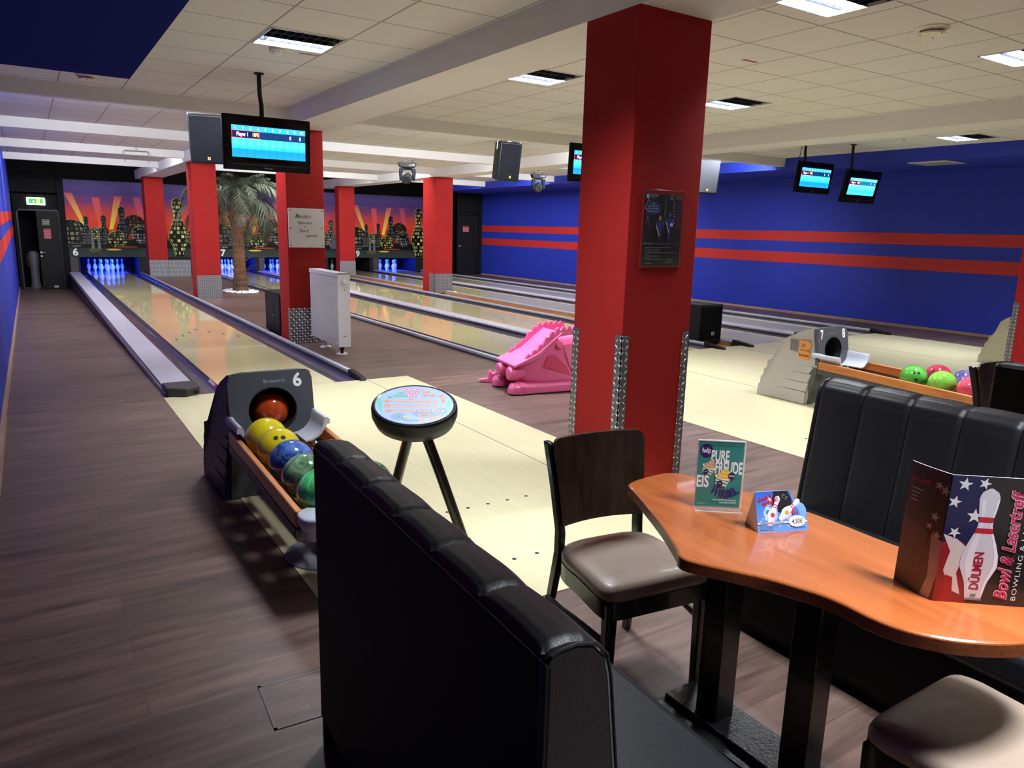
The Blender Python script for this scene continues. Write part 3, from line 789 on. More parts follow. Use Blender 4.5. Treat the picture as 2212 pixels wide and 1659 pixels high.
# ================================================================ ceiling fixtures
LOUV = M('louvre_metal', (30, 32, 40), .3, spec=.5)
def fixture(x, y, label, light=95):
    t = thing('ceiling_light', label, 'ceiling light', (x, y, ZC-.01), group='louvred ceiling lights')
    h = .285
    mb = MB()
    for a in ((x-h, x-h+.012, y-h, y+h), (x+h-.012, x+h, y-h, y+h), (x-h, x+h, y-h, y-h+.012), (x-h, x+h, y+h-.012, y+h)): mb.box(a[0], a[1], a[2], a[3], ZC-.006, ZC+.1)
    obj('housing', mb, M('lamp_housing', (205, 205, 208), .4) if 'lamp_housing' not in bpy.data.materials else bpy.data.materials['lamp_housing'], t, smooth=0)
    mb = MB()
    for i in range(1, 9): xx = x-h+2*h*i/9; mb.box(xx-.0015, xx+.0015, y-h+.012, y+h-.012, ZC-.002, ZC+.045)
    obj('cross_louvres', mb, LOUV, t, smooth=0)
    mb = MB()
    for i in range(1, 4): yy = y-h+2*h*i/4; k = .095 if i == 2 else .07; mb.prism([(yy-.003, ZC-.004), (yy+.003, ZC-.004), (yy+.012, ZC+k), (yy-.012, ZC+k)], x-h+.012, x+h-.012, 'x')
    obj('long_louvres', mb, LOUV, t, smooth=0)
    for i in range(4):
        yy = y-h+2*h*(i+.5)/4
        mb = MB(); mb.tube([(x-h+.02, yy, ZC+.062), (x+h-.02, yy, ZC+.062)], .009, 8)
        obj('tube_lamp', mb, TUBE if i > 1 else TUBEOFF, t)
    return t
TUBEOFF = M('unlit_tube', (225, 225, 225), .3)
TUBE = M('lamp_tube', (255, 255, 255), .5, emit=(226, 234, 255), es=16.)
def area(x, y, z, sx, sy, power, col=(1, 1, 1), rx=0, rz=0, ry=0, spread=PI):
    l = bpy.data.lights.new('lamp', 'AREA'); l.shape = 'RECTANGLE'; l.size = sx; l.size_y = sy; l.energy = power; l.color = col; l.spread = spread
    o = bpy.data.objects.new('lamp', l); COL.objects.link(o); o.location = (x, y, z); o.rotation_euler = (rx, ry, rz)
    return o
COOL = (.87, .925, 1.0)
labs = ['louvred ceiling light above the left scoreboard, nearest the blue ceiling patch', 'louvred ceiling light just left of the big red pillar', 'louvred ceiling light right of the big red pillar, beyond the poster side', 'small distant louvred ceiling light above the blue wall', 'louvred ceiling light cut off by the top edge of the picture', 'louvred ceiling light cut off at the right edge of the picture']
PW = 165.
for (x, y), l in zip(lamps, labs):
    fixture(x, y, l); area(x, y+.135, ZC+.085, .5, .22, PW, COOL)
for x, y, k in ((.47, -4.1, .35), (2.75, -7.2, .4), (5.1, -7.3, .4), (9.45, -4.5, .6), (.47, -7.1, .55), (7.6, -7.3, .4)):   # the same lamps further back in the room, outside the frame
    area(x, y, ZC-.01, .5, .5, PW*k*.42, COOL, spread=R(95))
for x0, x1, y, bay in baf:    # lane lamps tucked behind each cross beam
    area((x0+x1)/2, y+.3, 2.93, (x1-x0)*.8, .1, (62. if bay != 'middle' else 100.)*(.3 if y > 12 else .45 if bay == 'middle' and 5 < y < 6.5 else 1.15), (.92, .95, 1.), rx=R(48))
for k, x in lanes.items():    # ultraviolet tube in each pin pit
    if k == 9: continue
    area(x+LW/2, 18.35, .6, 1.0, .25, 46., (.0, .035, 1.), rx=R(12))

def detector(x, y, label, r=.055, z=ZC):
    t = thing('smoke_detector', label, 'smoke detector', (x, y, z), group='smoke detectors')
    mb = MB(); mb.lathe([(.001, z-.05), (r*.62, z-.048), (r*.9, z-.034), (r*.98, z-.018), (r*1.02, z-.016), (r*1.02, z)], (x, y, 0), 24); obj('body', mb, M('detector_white', (222, 216, 200), .5) if 'detector_white' not in bpy.data.materials else bpy.data.materials['detector_white'], t)
    mb = MB()
    for i in range(8): a = 2*PI*i/8; mb.box(x+r*.86*math.cos(a)-.007, x+r*.86*math.cos(a)+.007, y+r*.86*math.sin(a)-.007, y+r*.86*math.sin(a)+.007, z-.033, z-.031)
    obj('vents', mb, BLK, t)
detector(.41, -.62, 'round smoke detector beside the left ceiling light', .06)
detector(9.0, -.92, 'small smoke detector above the blue wall near the distant light')
def disc_vent(x, y, label, r):
    t = thing('ceiling_vent', label, 'ceiling vent', (x, y, ZC), group='round ceiling vents')
    mb = MB(); mb.lathe([(r*.75, ZC-.045), (r*.8, ZC-.035), (r*.2, ZC-.03), (r*.2, ZC-.018)], (x, y, 0), 28); mb.lathe([(r*.8, ZC-.02), (r, ZC-.006), (r, ZC)], (x, y, 0), 28); obj('disc', mb, bpy.data.materials['detector_white'], t)
    mb = MB()
    for a in (.4, 2.5, 4.6): mb.tube([(x+r*.7*math.cos(a), y+r*.7*math.sin(a), ZC-.052), (x+r*.7*math.cos(a), y+r*.7*math.sin(a), ZC-.004)], .004, 6)
    obj('hanger_pins', mb, MDGREY, t)
disc_vent(-.80, 1.78, 'flat round vent on the ceiling beside the dark blue patch', .1)
disc_vent(3.78, -4.14, 'flat round vent on the ceiling at the upper right', .105)
def ceil_label(c, ux, uy, label):
    t = thing('ceiling_label', label, 'label', c, group='red ceiling labels')
    p = Print(plane_pos((c[0], c[1], ZC-.001), ux, uy), .0006)
    p.rect(0, 0, .17, .035, (150, 30, 44)); p.text('2/13', .085, .008, .02, (226, 190, 196), w=.09); p.build('printed_face', PRN, t)
ceil_label((.60, -.575, ZC), (1, 0, 0), (0, -1, 0), 'narrow red label next to the smoke detector on the left')
ceil_label((3.55, -2.72, ZC), (1, 0, 0), (0, -1, 0), 'small red label on the tiles right of the big pillar')
t = thing('vent_grille', 'flat white air grille under the blue soffit', 'vent', (10.62, -.6, 2.765))
mb = MB(); mb.box(10.32, 10.92, -.9, -.3, 2.752, 2.765); obj('frame', mb, WHITE, t, bevel=.003)
mb = MB()
for i in range(9): mb.box(10.36, 10.88, -.86+.06*i, -.84+.06*i, 2.748, 2.753)
obj('slats', mb, MDGREY, t)
t = thing('wire_bracket', 'thin bent wire bracket hanging in front of the third left cross beam', 'bracket', (.42, 9.55, 2.9))
mb = MB(); mb.tube([Vector(q) for q in ((.30, 9.5, 2.66), (.28, 9.5, 2.70), (.28, 9.5, 2.86), (.29, 9.5, 2.88), (.70, 9.5, 2.885), (.715, 9.5, 2.87), (.715, 9.5, 2.70), (.70, 9.5, 2.67))], .008, 6); mb.tube([(.5, 9.5, 2.885), (.5, 9.5, 2.955)], .006, 6); mb.lathe([(.02, ZC-.006), (.02, ZC)], (.5, 9.5, 0), 12)
obj('wire', mb, MDGREY, t)

# ================================================================ scoreboards
def score_screen(p, w, h, dark=False):
    top = (40, 150, 226) if not dark else (70, 190, 200); mid = (10, 40, 84) if not dark else (20, 90, 120)
    p.rect(0, 0, w, h, (6, 14, 30))
    p.grad(0, 0, w, h*.6, [(0, (20, 130, 220)), (.4, (16, 116, 206)), (.5, (30, 170, 214)), (.75, (60, 220, 220)), (1, (50, 204, 190))] if not dark else [(0, (60, 190, 210)), (.4, (40, 150, 190)), (.5, (60, 200, 200)), (1, (90, 224, 206))])
    for i in range(1, 10): p.rect(w*i/10-.0012, 0, w*i/10+.0012, h*.6, (12, 80, 140))
    for i in range(10): p.rect(w*(i+.5)/10-.001, h*.38, w*(i+.5)/10+.001, h*.56, (170, 240, 236))
    p.rect(0, h*.6, w, h*.83, mid); p.rect(0, h*.83, w, h, top)
    p.rect(0, h*.6, w*.37, h*.84, (214, 36, 60)); p.rect(w*.008, h*.615, w*.362, h*.825, (14, 20, 58))
    p.text('Player 1', w*.14, h*.67, h*.12, (240, 244, 250), w=w*.15, bold=.02); p.text('10FR', w*.32, h*.67, h*.12, (250, 226, 120), w=w*.085, bold=.02)
    p.text('0', w*.79, h*.655, h*.13, (240, 244, 250), w=w*.022); p.text('0', w*.925, h*.65, h*.13, (240, 244, 250), w=w*.022)
    for i in range(10): p.text(str(i+1), w*(i+.5)/10, h*.87, h*.09, (206, 236, 250), bold=.01)
def tv(c, w, h, yaw, tilt, label, px, pole_top=ZC, brand='Brunswick', dark=False, scr=(.03, .215, .07, .135), polename=True):
    """c: centre of the front glass; yaw about z, tilt leans the top towards the viewer"""
    t = thing('scoreboard_screen', label, 'screen', c, yaw, group='hanging scoreboards')
    mt = Matrix.Translation(Vector(c)) @ Matrix.Rotation(yaw, 4, 'Z') @ Matrix.Rotation(tilt, 4, 'X')
    mb = MB(); mb.box(-w/2, w/2, 0, .055, -h/2, h/2); mb.box(-w/2+.1, w/2-.1, .05, .1, -h/2+.06, h/2-.06); mb.xf(mt); cs = obj('casing', mb, M('casing_black', (9, 9, 10), .6, spec=.12) if 'casing_black' not in bpy.data.materials else bpy.data.materials['casing_black'], t, bevel=.008)
    mb = MB(); mb.box(-w/2+.035, w/2-.035, -.002, .002, -h/2+.075, h/2-.03); mb.xf(mt); obj('glass', mb, M('screen_glass', (5, 5, 7), .12) if 'screen_glass' not in bpy.data.materials else bpy.data.materials['screen_glass'], cs)
    mb = MB(); mb.box(-w/2+.05, w/2-.05, -.004, 0, -h/2+.052, -h/2+.056); mb.xf(mt); obj('trim_line', mb, DKGREY, cs)
    a, b, l, r = scr
    sw = w*(1-l-r); sh = h*(1-a-b)
    f = lambda u, v, e: mt @ Vector((-w/2+w*l+u, -.0035-e, -h/2+h*b+v))
    p = Print(f, .00012); score_screen(p, sw, sh, dark); p.build('lit_display', SCR, cs)
    p = Print(lambda u, v, e: mt @ Vector((u, -.0015-e, -h/2+.02+v)), .0005); p.text(brand, 0, 0, .016, (150, 150, 156), w=.075); p.build('maker_mark', PRN, cs)
    top = mt @ Vector((0, .09, h*.3))
    mb = MB(); mb.tube([(px, top.y, pole_top), (px, top.y, (pole_top+top.z)/2+.05), (px+.012, top.y, (pole_top+top.z)/2-.04), (px+.01, top.y, top.z)], .02, 10); mb.lathe([(.045, pole_top-.012), (.045, pole_top)], (px, top.y, 0), 16); mb.box(px-.06, px+.06, top.y-.03, top.y+.02, top.z-.12, top.z+.06)
    obj('ceiling_pole', mb, BLKM, t)
    return t
tv((.59, .42, 2.305), .825, .50, 0, R(3), 'hanging scoreboard screen of lane six beside the loudspeaker, large on the left', .55, scr=(.19, .235, .09, .065))
tv((8.70, .17, 2.455), .82, .455, 0, R(6), 'bright blue hanging scoreboard, left one of the pair by the blue wall', 8.50, scr=(.2, .2, .07, .07))
tv((9.39, -.17, 2.345), .86, .485, 0, R(11), 'teal tinted hanging scoreboard, right one of the pair by the blue wall', 9.15, dark=True, scr=(.24, .25, .1, .1))
tv((4.66, .42, 2.4), .80, .46, R(-6), R(3), 'hanging scoreboard almost hidden behind the big red pillar', 4.7, scr=(.19, .2, .06, .06))
mb = MB(); mb.tube([(8.38, .2, 2.96), (8.37, .22, 2.85), (8.34, .22, 2.7)], .005, 6); o = obj('hanging_cable', mb, BLK); tag(o, 'thin black cable running down to the bright blue scoreboard', 'cable')

# ================================================================ loudspeakers + moving heads
GRILLE = M('speaker_grille', (15, 16, 20), .8, spec=.05, noise=(4, .2), bump=(500, .2))
GRILLE2 = M('speaker_grille_grey', (46, 48, 54), .6, spec=.2, bump=(500, .2))
def speaker(c, w, h, d, yaw, tilt, label, grille=GRILLE, side=True):
    t = thing('loudspeaker', label, 'loudspeaker', c, yaw, group='hanging loudspeakers')
    mt = Matrix.Translation(Vector(c)) @ Matrix.Rotation(yaw, 4, 'Z') @ Matrix.Rotation(tilt, 4, 'X')
    mb = MB(); mb.prism([(-w/2, 0), (w/2, 0), (w/2, .06), (w/2-.09, d), (-w/2+.09, d), (-w/2, .06)], -h/2, h/2); mb.xf(mt); cb = obj('cabinet', mb, M('speaker_black', (18, 18, 20), .55, spec=.3) if 'speaker_black' not in bpy.data.materials else bpy.data.materials['speaker_black'], t, bevel=.012)
    mb = MB(); mb.box(-w/2+.018, w/2-.018, -.008, .003, -h/2+.018, h/2-.018); mb.xf(mt); gr = obj('grille', mb, grille, cb, bevel=.008)
    p = Print(lambda u, v, e: mt @ Vector((u+.02, -.0085-e, -h/2+.05+v)), .0005); p.rect(-.017, 0, .017, .036, (176, 150, 70)); p.rect(-.008, .008, .008, .028, (60, 50, 30)); p.build('badge', PRN, cb)
    mb = MB()
    for s in (-1, 1): mb.tube([(s*(w/2+.01), .1, h/2-.12), (s*(w/2+.01), .1, h/2+.02)], .011, 8)
    mb.tube([(-w/2-.01, .1, h/2+.02), (w/2+.01, .1, h/2+.02)], .014, 8); mb.xf(mt); hp = mt @ Vector((0, .1, h/2+.02)); mb.tube([hp, (hp.x, hp.y, ZC-.001)], .014, 8); mb.lathe([(.05, ZC-.01), (.05, ZC)], (hp.x, hp.y, 0), 16); obj('bracket', mb, STEEL, t)
    mb = MB()
    for s in (-1, 1): mb.box(s*(w/2-.03)-.008, s*(w/2-.03)+.008, .16, .24, -.07, .06)
    mb.xf(mt); obj('side_handle', mb, BLKM, cb, bevel=.01)
    return t
speaker((.615, 3.42, 2.60), .42, .60, .36, R(-20), R(8), 'black loudspeaker hung close to the left of the large scoreboard')
speaker((5.245, 3.38, 2.635), .40, .60, .36, R(-2), R(10), 'black loudspeaker hanging alone above the middle lanes')
speaker((8.98, 2.6, 2.60), .42, .60, .34, R(-30), R(8), 'grey-looking loudspeaker half hidden behind the right edge of the big pillar', GRILLE2)
def head(x, y, s, label):
    t = thing('moving_head_light', label, 'stage light', (x, y, ZC), R(-20), group='moving head lights')
    mt = Matrix.Translation((x, y, 2.88)) @ Matrix.Rotation(R(-20), 4, 'Z') @ Matrix.Scale(s, 4)
    mb = MB(); mb.tube([(0, 0, .08/s), (0, 0, -.03)], .02, 8); mb.box(-.12, .12, -.015, .015, -.045, -.03); mb.tube([(-.11, 0, -.04), (-.12, 0, -.12)], .012, 6); mb.tube([(.11, 0, -.04), (.12, 0, -.12)], .012, 6); mb.xf(mt); mb.lathe([(.05, ZC-.01), (.05, ZC)], (x, y, 0), 16); obj('clamp', mb, BLK, t)
    mb = MB(); mb.prism([(-.2, -.1), (.2, -.1), (.17, -.19), (.1, -.205), (-.1, -.205), (-.17, -.19)], -.11, .11, 'y'); mb.xf(mt); hb = obj('base', mb, BLKM, t, bevel=.008)
    p = Print(lambda u, v, e: mt @ Vector((u, -.111-e, -.17+v)), .001); p.rect(.09, .01, .14, .03, (210, 210, 214)); p.rect(.03, -.005, .07, .03, (70, 74, 84)); p.build('control_panel', PRN, hb)
    mb = MB()
    for sg in (-1, 1): mb.prism([(sg*.17, -.22), (sg*.08, -.22), (sg*.11, -.36), (sg*.115, -.47), (sg*.165, -.47), (sg*.18, -.3)], -.06, .06, 'y')
    mb.box(-.1, .1, -.05, .05, -.25, -.215); mb.xf(mt); obj('yoke', mb, M('yoke_dark', (24, 25, 28), .75, spec=.2), t, bevel=.01)
    mb = MB(); m2 = mt @ Matrix.Translation((0, 0, -.42)) @ Matrix.Rotation(R(20), 4, 'X') @ Matrix.Rotation(R(-16), 4, 'Z')
    mb.lathe([(.06, .13), (.09, .1), (.11, .0), (.112, -.06), (.1, -.13), (.085, -.135)], (0, 0, 0), 20, 'y'); mb.xf(m2); lh = obj('lamp_head', mb, BLKM, t)
    mb = MB(); mb.lathe([(.066, -.137), (.062, -.146), (.045, -.148), (.04, -.14)], (0, 0, 0), 20, 'y'); mb.lathe([(.03, -.141), (.001, -.146)], (0, 0, 0), 16, 'y'); mb.xf(m2); obj('lens', mb, M('lens_glass', (30, 32, 40), .06, coat=1.) if 'lens_glass' not in bpy.data.materials else bpy.data.materials['lens_glass'], lh)
head(4.9, 6.55, .9, 'black moving head light in front of the mural numbered 9')
head(8.25, 6.9, .86, 'smaller moving head light right of the lone hanging loudspeaker')

# floor subwoofers
def sub(x0, x1, y0, y1, h, label, face):
    t = thing('subwoofer', label, 'subwoofer', ((x0+x1)/2, (y0+y1)/2, 0), group='floor subwoofers')
    mb = MB(); mb.box(x0, x1, y0, y1, .02, h); cb = obj('cabinet', mb, bpy.data.materials['speaker_black'], t, bevel=.01)
    for a in (x0+.05, x1-.05):
        for b in (y0+.05, y1-.05): mb = MB(); mb.lathe([(.025, .0), (.025, .022)], (a, b, 0), 12); obj('foot', mb, BLKM, t)
    mb = MB(); mb.box(x0+.02, x1-.02, y0-.006, y0+.004, .06, h-.03); obj('grille', mb, GRILLE, cb, bevel=.004)
    yc = (y0+y1)/2
    mb = MB(); mb.box(x0-.003, x0+.004, yc-.1, yc-.0, h*.45, h*.72); obj('side_handle', mb, BLKM, cb)
    mb = MB(); mb.box(x0-.004, x0-.002, yc-.1, yc+.0, h*.435, h*.45); obj('handle_rim', mb, MDGREY, cb)
    p = Print(plane_pos(((x0+x1)/2+.05, y0-.0065, .12), (1, 0, 0), (0, 0, 1)), .0006); p.rect(-.03, 0, .03, .05, (170, 170, 172)); p.rect(-.012, .012, .012, .038, (40, 40, 44)); p.build('badge', PRN, cb)
sub(1.46, 1.9, 3.42, 4.15, .60, 'black subwoofer cabinet behind the welcome-sign pillar', 'x')
sub(6.64, 7.12, .36, .92, .57, 'black subwoofer cabinet right of the big pillar, beside the timber gap', 'y')

# exit sign
t = thing('exit_sign', 'lit green exit sign over the dark doorway', 'exit sign', (-1.14, YB, 1.9))
mb = MB(); mb.box(-1.36, -.92, YB-.08, YB+.02, 1.905, 2.105); lb = obj('lamp_box', mb, M('sign_glow', (240, 245, 235), .4, emit=(236, 248, 224), es=2.2), t, bevel=.012)
p = Print(plane_pos((-1.36, YB-.082, 1.905), (1, 0, 0), (0, 0, 1)), .001)
p.rect(.05, .04, .39, .165, (24, 150, 60)); p.rect(.235, .04, .31, .165, (226, 236, 96)); p.poly([(.155, .12), (.175, .12), (.175, .085), (.195, .085), (.165, .05), (.135, .085), (.155, .085)], (236, 246, 190)); p.disc(.27, .145, .012, .012, (24, 150, 60)); p.line([(.27, .13), (.265, .09), (.285, .06)], .012, (24, 150, 60)); p.line([(.265, .09), (.25, .06)], .012, (24, 150, 60))
p.build('pictogram', print_mat('exit_face', .4, 0, 1.3), lb)
# ================================================================ radiator
t = thing('radiator', 'free-standing white panel radiator beside the welcome-sign pillar', 'radiator', (1.71, 2.0, 0))
RW = M('radiator_white', (206, 205, 212), .4)
mb = MB(); mb.box(1.64, 1.655, 1.5, 2.56, .11, .985); mb.box(1.765, 1.78, 1.5, 2.56, .11, .985); mb.box(1.64, 1.78, 2.548, 2.56, .11, .985); obj('panels', mb, RW, t, bevel=.004)
mb = MB()
for i in range(30): y = 1.54+i*.0335; mb.box(1.634, 1.642, y, y+.02, .16, .94)
obj('front_ribs', mb, RW, t, bevel=.003)
mb = MB(); mb.box(1.632, 1.788, 1.488, 1.503, .105, 1.0); ec = obj('end_cover', mb, M('radiator_end', (216, 215, 218), .4), t, bevel=.003)
mb = MB(); mb.box(1.632, 1.788, 1.488, 2.565, .985, 1.0); mb.box(1.632, 1.64, 1.49, 2.56, .95, .99); obj('top_grille', mb, RW, t, bevel=.003)
mb = MB()
for i in range(34): y = 1.53+i*.03; mb.box(1.630, 1.634, y, y+.018, .148, .153)
obj('lower_slots', mb, WHITE, t)
for y in (1.6, 2.2):
    mb = MB(); mb.tube([(1.71, y, .11), (1.71, y, .02)], .016, 12); mb.lathe([(.07, .0), (.07, .012), (.05, .024), (.018, .03)], (1.71, y, 0), 24); obj('foot', mb, RW, t)
mb = MB(); mb.lathe([(.02, 1.488), (.026, 1.47), (.026, 1.42), (.018, 1.412)], (1.70, 0, .90), 18, 'y'); obj('thermostat_knob', mb, M('knob_white', (226, 224, 222), .4), ec)
mb = MB()
for x in (1.685, 1.705): mb.tube([(x, 1.56, .12), (x, 1.55, .0)], .009, 8)
mb.box(1.67, 1.72, 1.535, 1.575, .07, .115); obj('supply_pipes', mb, BLK, t)
mb = MB()
for x, z in ((1.70, .235), (1.722, .238), (1.715, .80)): mb.lathe([(.006, 1.487), (.006, 1.485)], (x, 0, z), 10, 'y')
obj('plugs', mb, BLKM, ec)

# ================================================================ palm
t = thing('palm_tree', 'artificial palm tree with drooping fronds standing between the red pillars', 'palm', (2.62, 10.75, 0))
px, py = 2.62, 10.75
TRK = M('palm_trunk', (112, 78, 56), .85, noise=(20, .35), bump=(60, .5))
FRD = M('palm_frond', (50, 56, 42), .7, spec=.3, noise=(5, .4))
FRD2 = M('palm_frond_pale', (78, 84, 68), .7, spec=.3, noise=(5, .35))
mb = MB(); prof = []
z = 0.
prof.append((.17, 0)); prof.append((.16, .12))
nseg = 13
for i in range(nseg):
    z0 = .12+i*(1.8/nseg); r = .15-.012*i/nseg*2
    prof += [(r*.86, z0), (r*1.0, z0+.09), (r*1.04, z0+.125), (r*.9, z0+.132)]
prof += [(.11, 2.0), (.08, 2.2), (.01, 2.25)]
mb.lathe(prof, (px, py, 0), 14); tk = obj('trunk', mb, TRK, t, smooth=60)
mb = MB()
for i in range(26):
    a = random.uniform(0, 2*PI); z0 = random.uniform(.1, 1.4); r = .14; l = random.uniform(.12, .3)
    mb.tube([(px+r*math.cos(a), py+r*math.sin(a), z0), (px+(r+l*.6)*math.cos(a), py+(r+l*.6)*math.sin(a), z0+l*.5), (px+(r+l)*math.cos(a), py+(r+l)*math.sin(a), z0+l*.55)], [.007, .005, .001], 5)
for i in range(30):
    a = random.uniform(0, 2*PI); mb.tube([(px+.12*math.cos(a), py+.12*math.sin(a), .45), (px+.17*math.cos(a), py+.17*math.sin(a), .02)], [.006, .01], 5)
fb = obj('fibres', mb, M('palm_fibre', (86, 74, 52), .9), tk); fb['kind'] = 'stuff'
def frond(az, el, L, droop, mat, seed):
    rnd = random.Random(seed); mb = MB()
    d = Vector((math.cos(az), math.sin(az), 0)); side = Vector((-d.y, d.x, 0))
    n = 16; pts = []
    p = Vector((px, py, 2.05)) + d*.06; e = el
    for i in range(n+1):
        pts.append(p.copy()); p = p+(d*math.cos(e)+Vector((0, 0, 1))*math.sin(e))*L/n; e -= droop/n*(1+.8*i/n)
    mb.tube(pts, [.014*(1-i/n*.8) for i in range(n+1)], 5)
    m = 58
    for i in range(3, m):
        f = i/m; k = f*n; j = min(int(k), n-1); q = pts[j].lerp(pts[j+1], k-j); tg = (pts[j+1]-pts[j]).normalized()
        ll = L*.30*math.sin(PI*min(1, f*.9+.12))**.7*rnd.uniform(.8, 1.1)
        for s in (-1, 1):
            dr = (side*s*rnd.uniform(.55, .8)+tg*rnd.uniform(.6, .9)+Vector((0, 0, rnd.uniform(-.35, -.05)))).normalized()
            a = q; b = q+dr*ll*.55; c = b+(dr+Vector((0, 0, -rnd.uniform(.5, 1.1)))).normalized()*ll*.5
            w = tg*.011
            mb.add([a-w*.5, a+w*.5, b+w, b-w, c], [(0, 1, 2, 3), (3, 2, 4)])
    return obj('frond', mb, mat, t, recalc=False)
k = 0
for i in range(17):
    frond(2*PI*i/17+random.uniform(-.15, .15), R(random.uniform(5, 25)), random.uniform(1.4, 1.8), R(random.uniform(85, 125)), FRD if i % 3 else FRD2, i)
for i in range(14):
    frond(2*PI*i/14+random.uniform(-.2, .2), R(random.uniform(40, 66)), random.uniform(1.35, 1.7), R(random.uniform(105, 150)), FRD if i % 4 else FRD2, 50+i)
for i in range(6):
    frond(2*PI*i/6+random.uniform(-.2, .2), R(random.uniform(70, 84)), random.uniform(.9, 1.1), R(random.uniform(60, 100)), FRD, 90+i)
mb = MB(); rnd = random.Random(3)
for i in range(420):
    a = rnd.uniform(0, 2*PI); r = math.sqrt(rnd.random()); x = px+.36*r*math.cos(a); y = py+.62*r*math.sin(a)
    if (x-px)**2+(y-py)**2 < .042: continue
    s = rnd.uniform(.018, .036)
    mb.sphere((x, y, s*.5+.02*(1-r)), s, 6, 4, rnd.uniform(.7, 1.2), rnd.uniform(.7, 1.2), .6)
o = obj('pebbles', mb, M('white_pebbles', (226, 226, 232), .6)); tag(o, 'heap of white pebbles around the foot of the palm', 'pebbles', kind='stuff')

# ================================================================ ball returns
def step_profile():
    return [(-2.893, .006), (-2.893, .04), (-2.962, .38), (-2.962, .44), (-2.908, .735), (-2.80, .712), (-2.67, .655), (-2.575, .60), (-2.525, .555), (-2.475, .39), (-2.44, .365), (-2.435, .30), (-2.405, .275), (-2.40, .215), (-2.375, .195), (-2.37, .13), (-2.35, .11), (-2.345, .006)]
def ball_return(xc, label, side_c, face_c, logo, nums, yn=-4.2):
    t = thing('ball_return', label, 'ball return', (xc, -2.9, 0), group='ball returns')
    w = .228
    sm = M('return_side%d' % int(xc*10+9), side_c, .45); fm = M('return_face%d' % int(xc*10+9), face_c, .42)
    # hood: shell built from the side profile, with the exit hole cut in the front as a recessed tunnel
    pf = step_profile(); mb = MB()
    for s in (-1, 1):
        n = len(pf)
        def flare(q): return w+ (.045 if q[1] < .37 and q[0] > -2.5 else .0)+(.012 if q[1] < .42 else 0)-(.02*max(0, (q[1]-.6)/.14))
        vs = [(xc+s*flare(q), q[0], q[1]) for q in pf]
        mb.add(vs, [tuple(range(n))])
    n = len(pf)
    o = len(mb.v)
    for i in range(4, n-1):
        a, b = pf[i], pf[i+1]
        fa, fb = flare(a), flare(b)
        mb.quad((xc-fa, a[0], a[1]), (xc+fa, a[0], a[1]), (xc+fb, b[0], b[1]), (xc-fb, b[0], b[1]))
    hs_ = obj('hood_shell', mb, sm, t, smooth=25)
    for k, (za, zb, yb) in enumerate(((.30, .366, -2.45), (.212, .296, -2.415), (.126, .208, -2.385), (.006, .122, -2.352))):
        f0 = w+.018+.008*k; f1 = f0+.006; mb = MB()
        mb.hexa([(xc-f1, -2.885, za), (xc+f1, -2.885, za), (xc+f1, yb, za), (xc-f1, yb, za), (xc-f0, -2.925+.015*k, zb), (xc+f0, -2.925+.015*k, zb), (xc+f0, yb-.012, zb), (xc-f0, yb-.012, zb)]); obj('side_step', mb, sm, t, bevel=.006)
    # front plate as ring around the hole
    def fy(z):  # front face y from height
        pts = [(0, -2.893), (.04, -2.893), (.38, -2.962), (.44, -2.962), (.735, -2.908), (.8, -2.897)]
        for (a, ya), (b, yb) in zip(pts[:-1], pts[1:]):
            if a <= z <= b: return ya+(yb-ya)*(z-a)/(b-a)
        return -2.893
    hr, hz = .132, .515; m = 40
    def outer(a):
        c, s_ = math.cos(a), math.sin(a); W2, T, B = w+.008, .738, .36
        k = 1e9
        if abs(c) > 1e-6: k = min(k, W2/abs(c))
        if s_ > 1e-6: k = min(k, (T-hz)/s_)
        if s_ < -1e-6: k = min(k, (hz-B)/-s_)
        x, z = c*k, hz+s_*k
        if z > .70: z = min(z, .738+.012*(1-(x/w)**2)-.0) if abs(x) < w-.03 else z-.012
        return x, z
    mb = MB(); rings = [[], [], [], []]
    for i in range(m):
        a = 2*PI*i/m; ox, oz = outer(a); ix, iz = hr*math.cos(a), hz+hr*.98*math.sin(a)
        rings[0].append((xc+ox, fy(oz)+.03, oz)); rings[1].append((xc+ox, fy(oz)-.006, oz)); rings[2].append((xc+ix*1.04, fy(iz)-.006, hz+(iz-hz)*1.04)); rings[3].append((xc+ix, fy(iz)+.006, iz))
    mb.ring(rings, cap=False)
    mb.hexa([(xc-w-.012, -2.893, .006), (xc+w+.012, -2.893, .006), (xc+w+.012, -2.85, .006), (xc-w-.012, -2.85, .006), (xc-w-.008, fy(.37)-.004, .37), (xc+w+.008, fy(.37)-.004, .37), (xc+w+.008, -2.9, .37), (xc-w-.008, -2.9, .37)])
    ff = obj('front_face', mb, fm, t, smooth=40)
    mb = MB(); mb.lathe([(hr, -2.945), (hr*.96, -2.72), (hr*.9, -2.62), (.01, -2.60)], (xc, 0, hz), 32, 'y', cap=False); obj('exit_tunnel', mb, BLKM, t)
    p = Print(lambda u, v, e: Vector((xc+u, fy(v)-.0065-e, v)), .0005)
    if len(nums) == 1:
        p.text(nums[0], .15, .645, .075, (238, 238, 240), bold=.03); p.build('lane_number', PRN, ff); p = Print(p.pos, .0005); p.text('Brunswick', .02, .675, .02, (168, 170, 176), w=.12, space=1.1)
    else:
        p.text(nums[0], -.165, .635, .085, (238, 238, 240), bold=.03, w=.042); p.build('lane_number', PRN, ff); p = Print(p.pos, .0005); p.text(nums[1], .17, .635, .085, (238, 238, 240), bold=.03, w=.045); p.build('lane_number', PRN, ff); p = Print(p.pos, .0005); p.text('Brunswick', 0, .675, .018, (120, 122, 126), w=.14)
        p.disc(-.215, .62, .008, .008, (206, 60, 90))
    p.build('maker_name', PRN, ff)
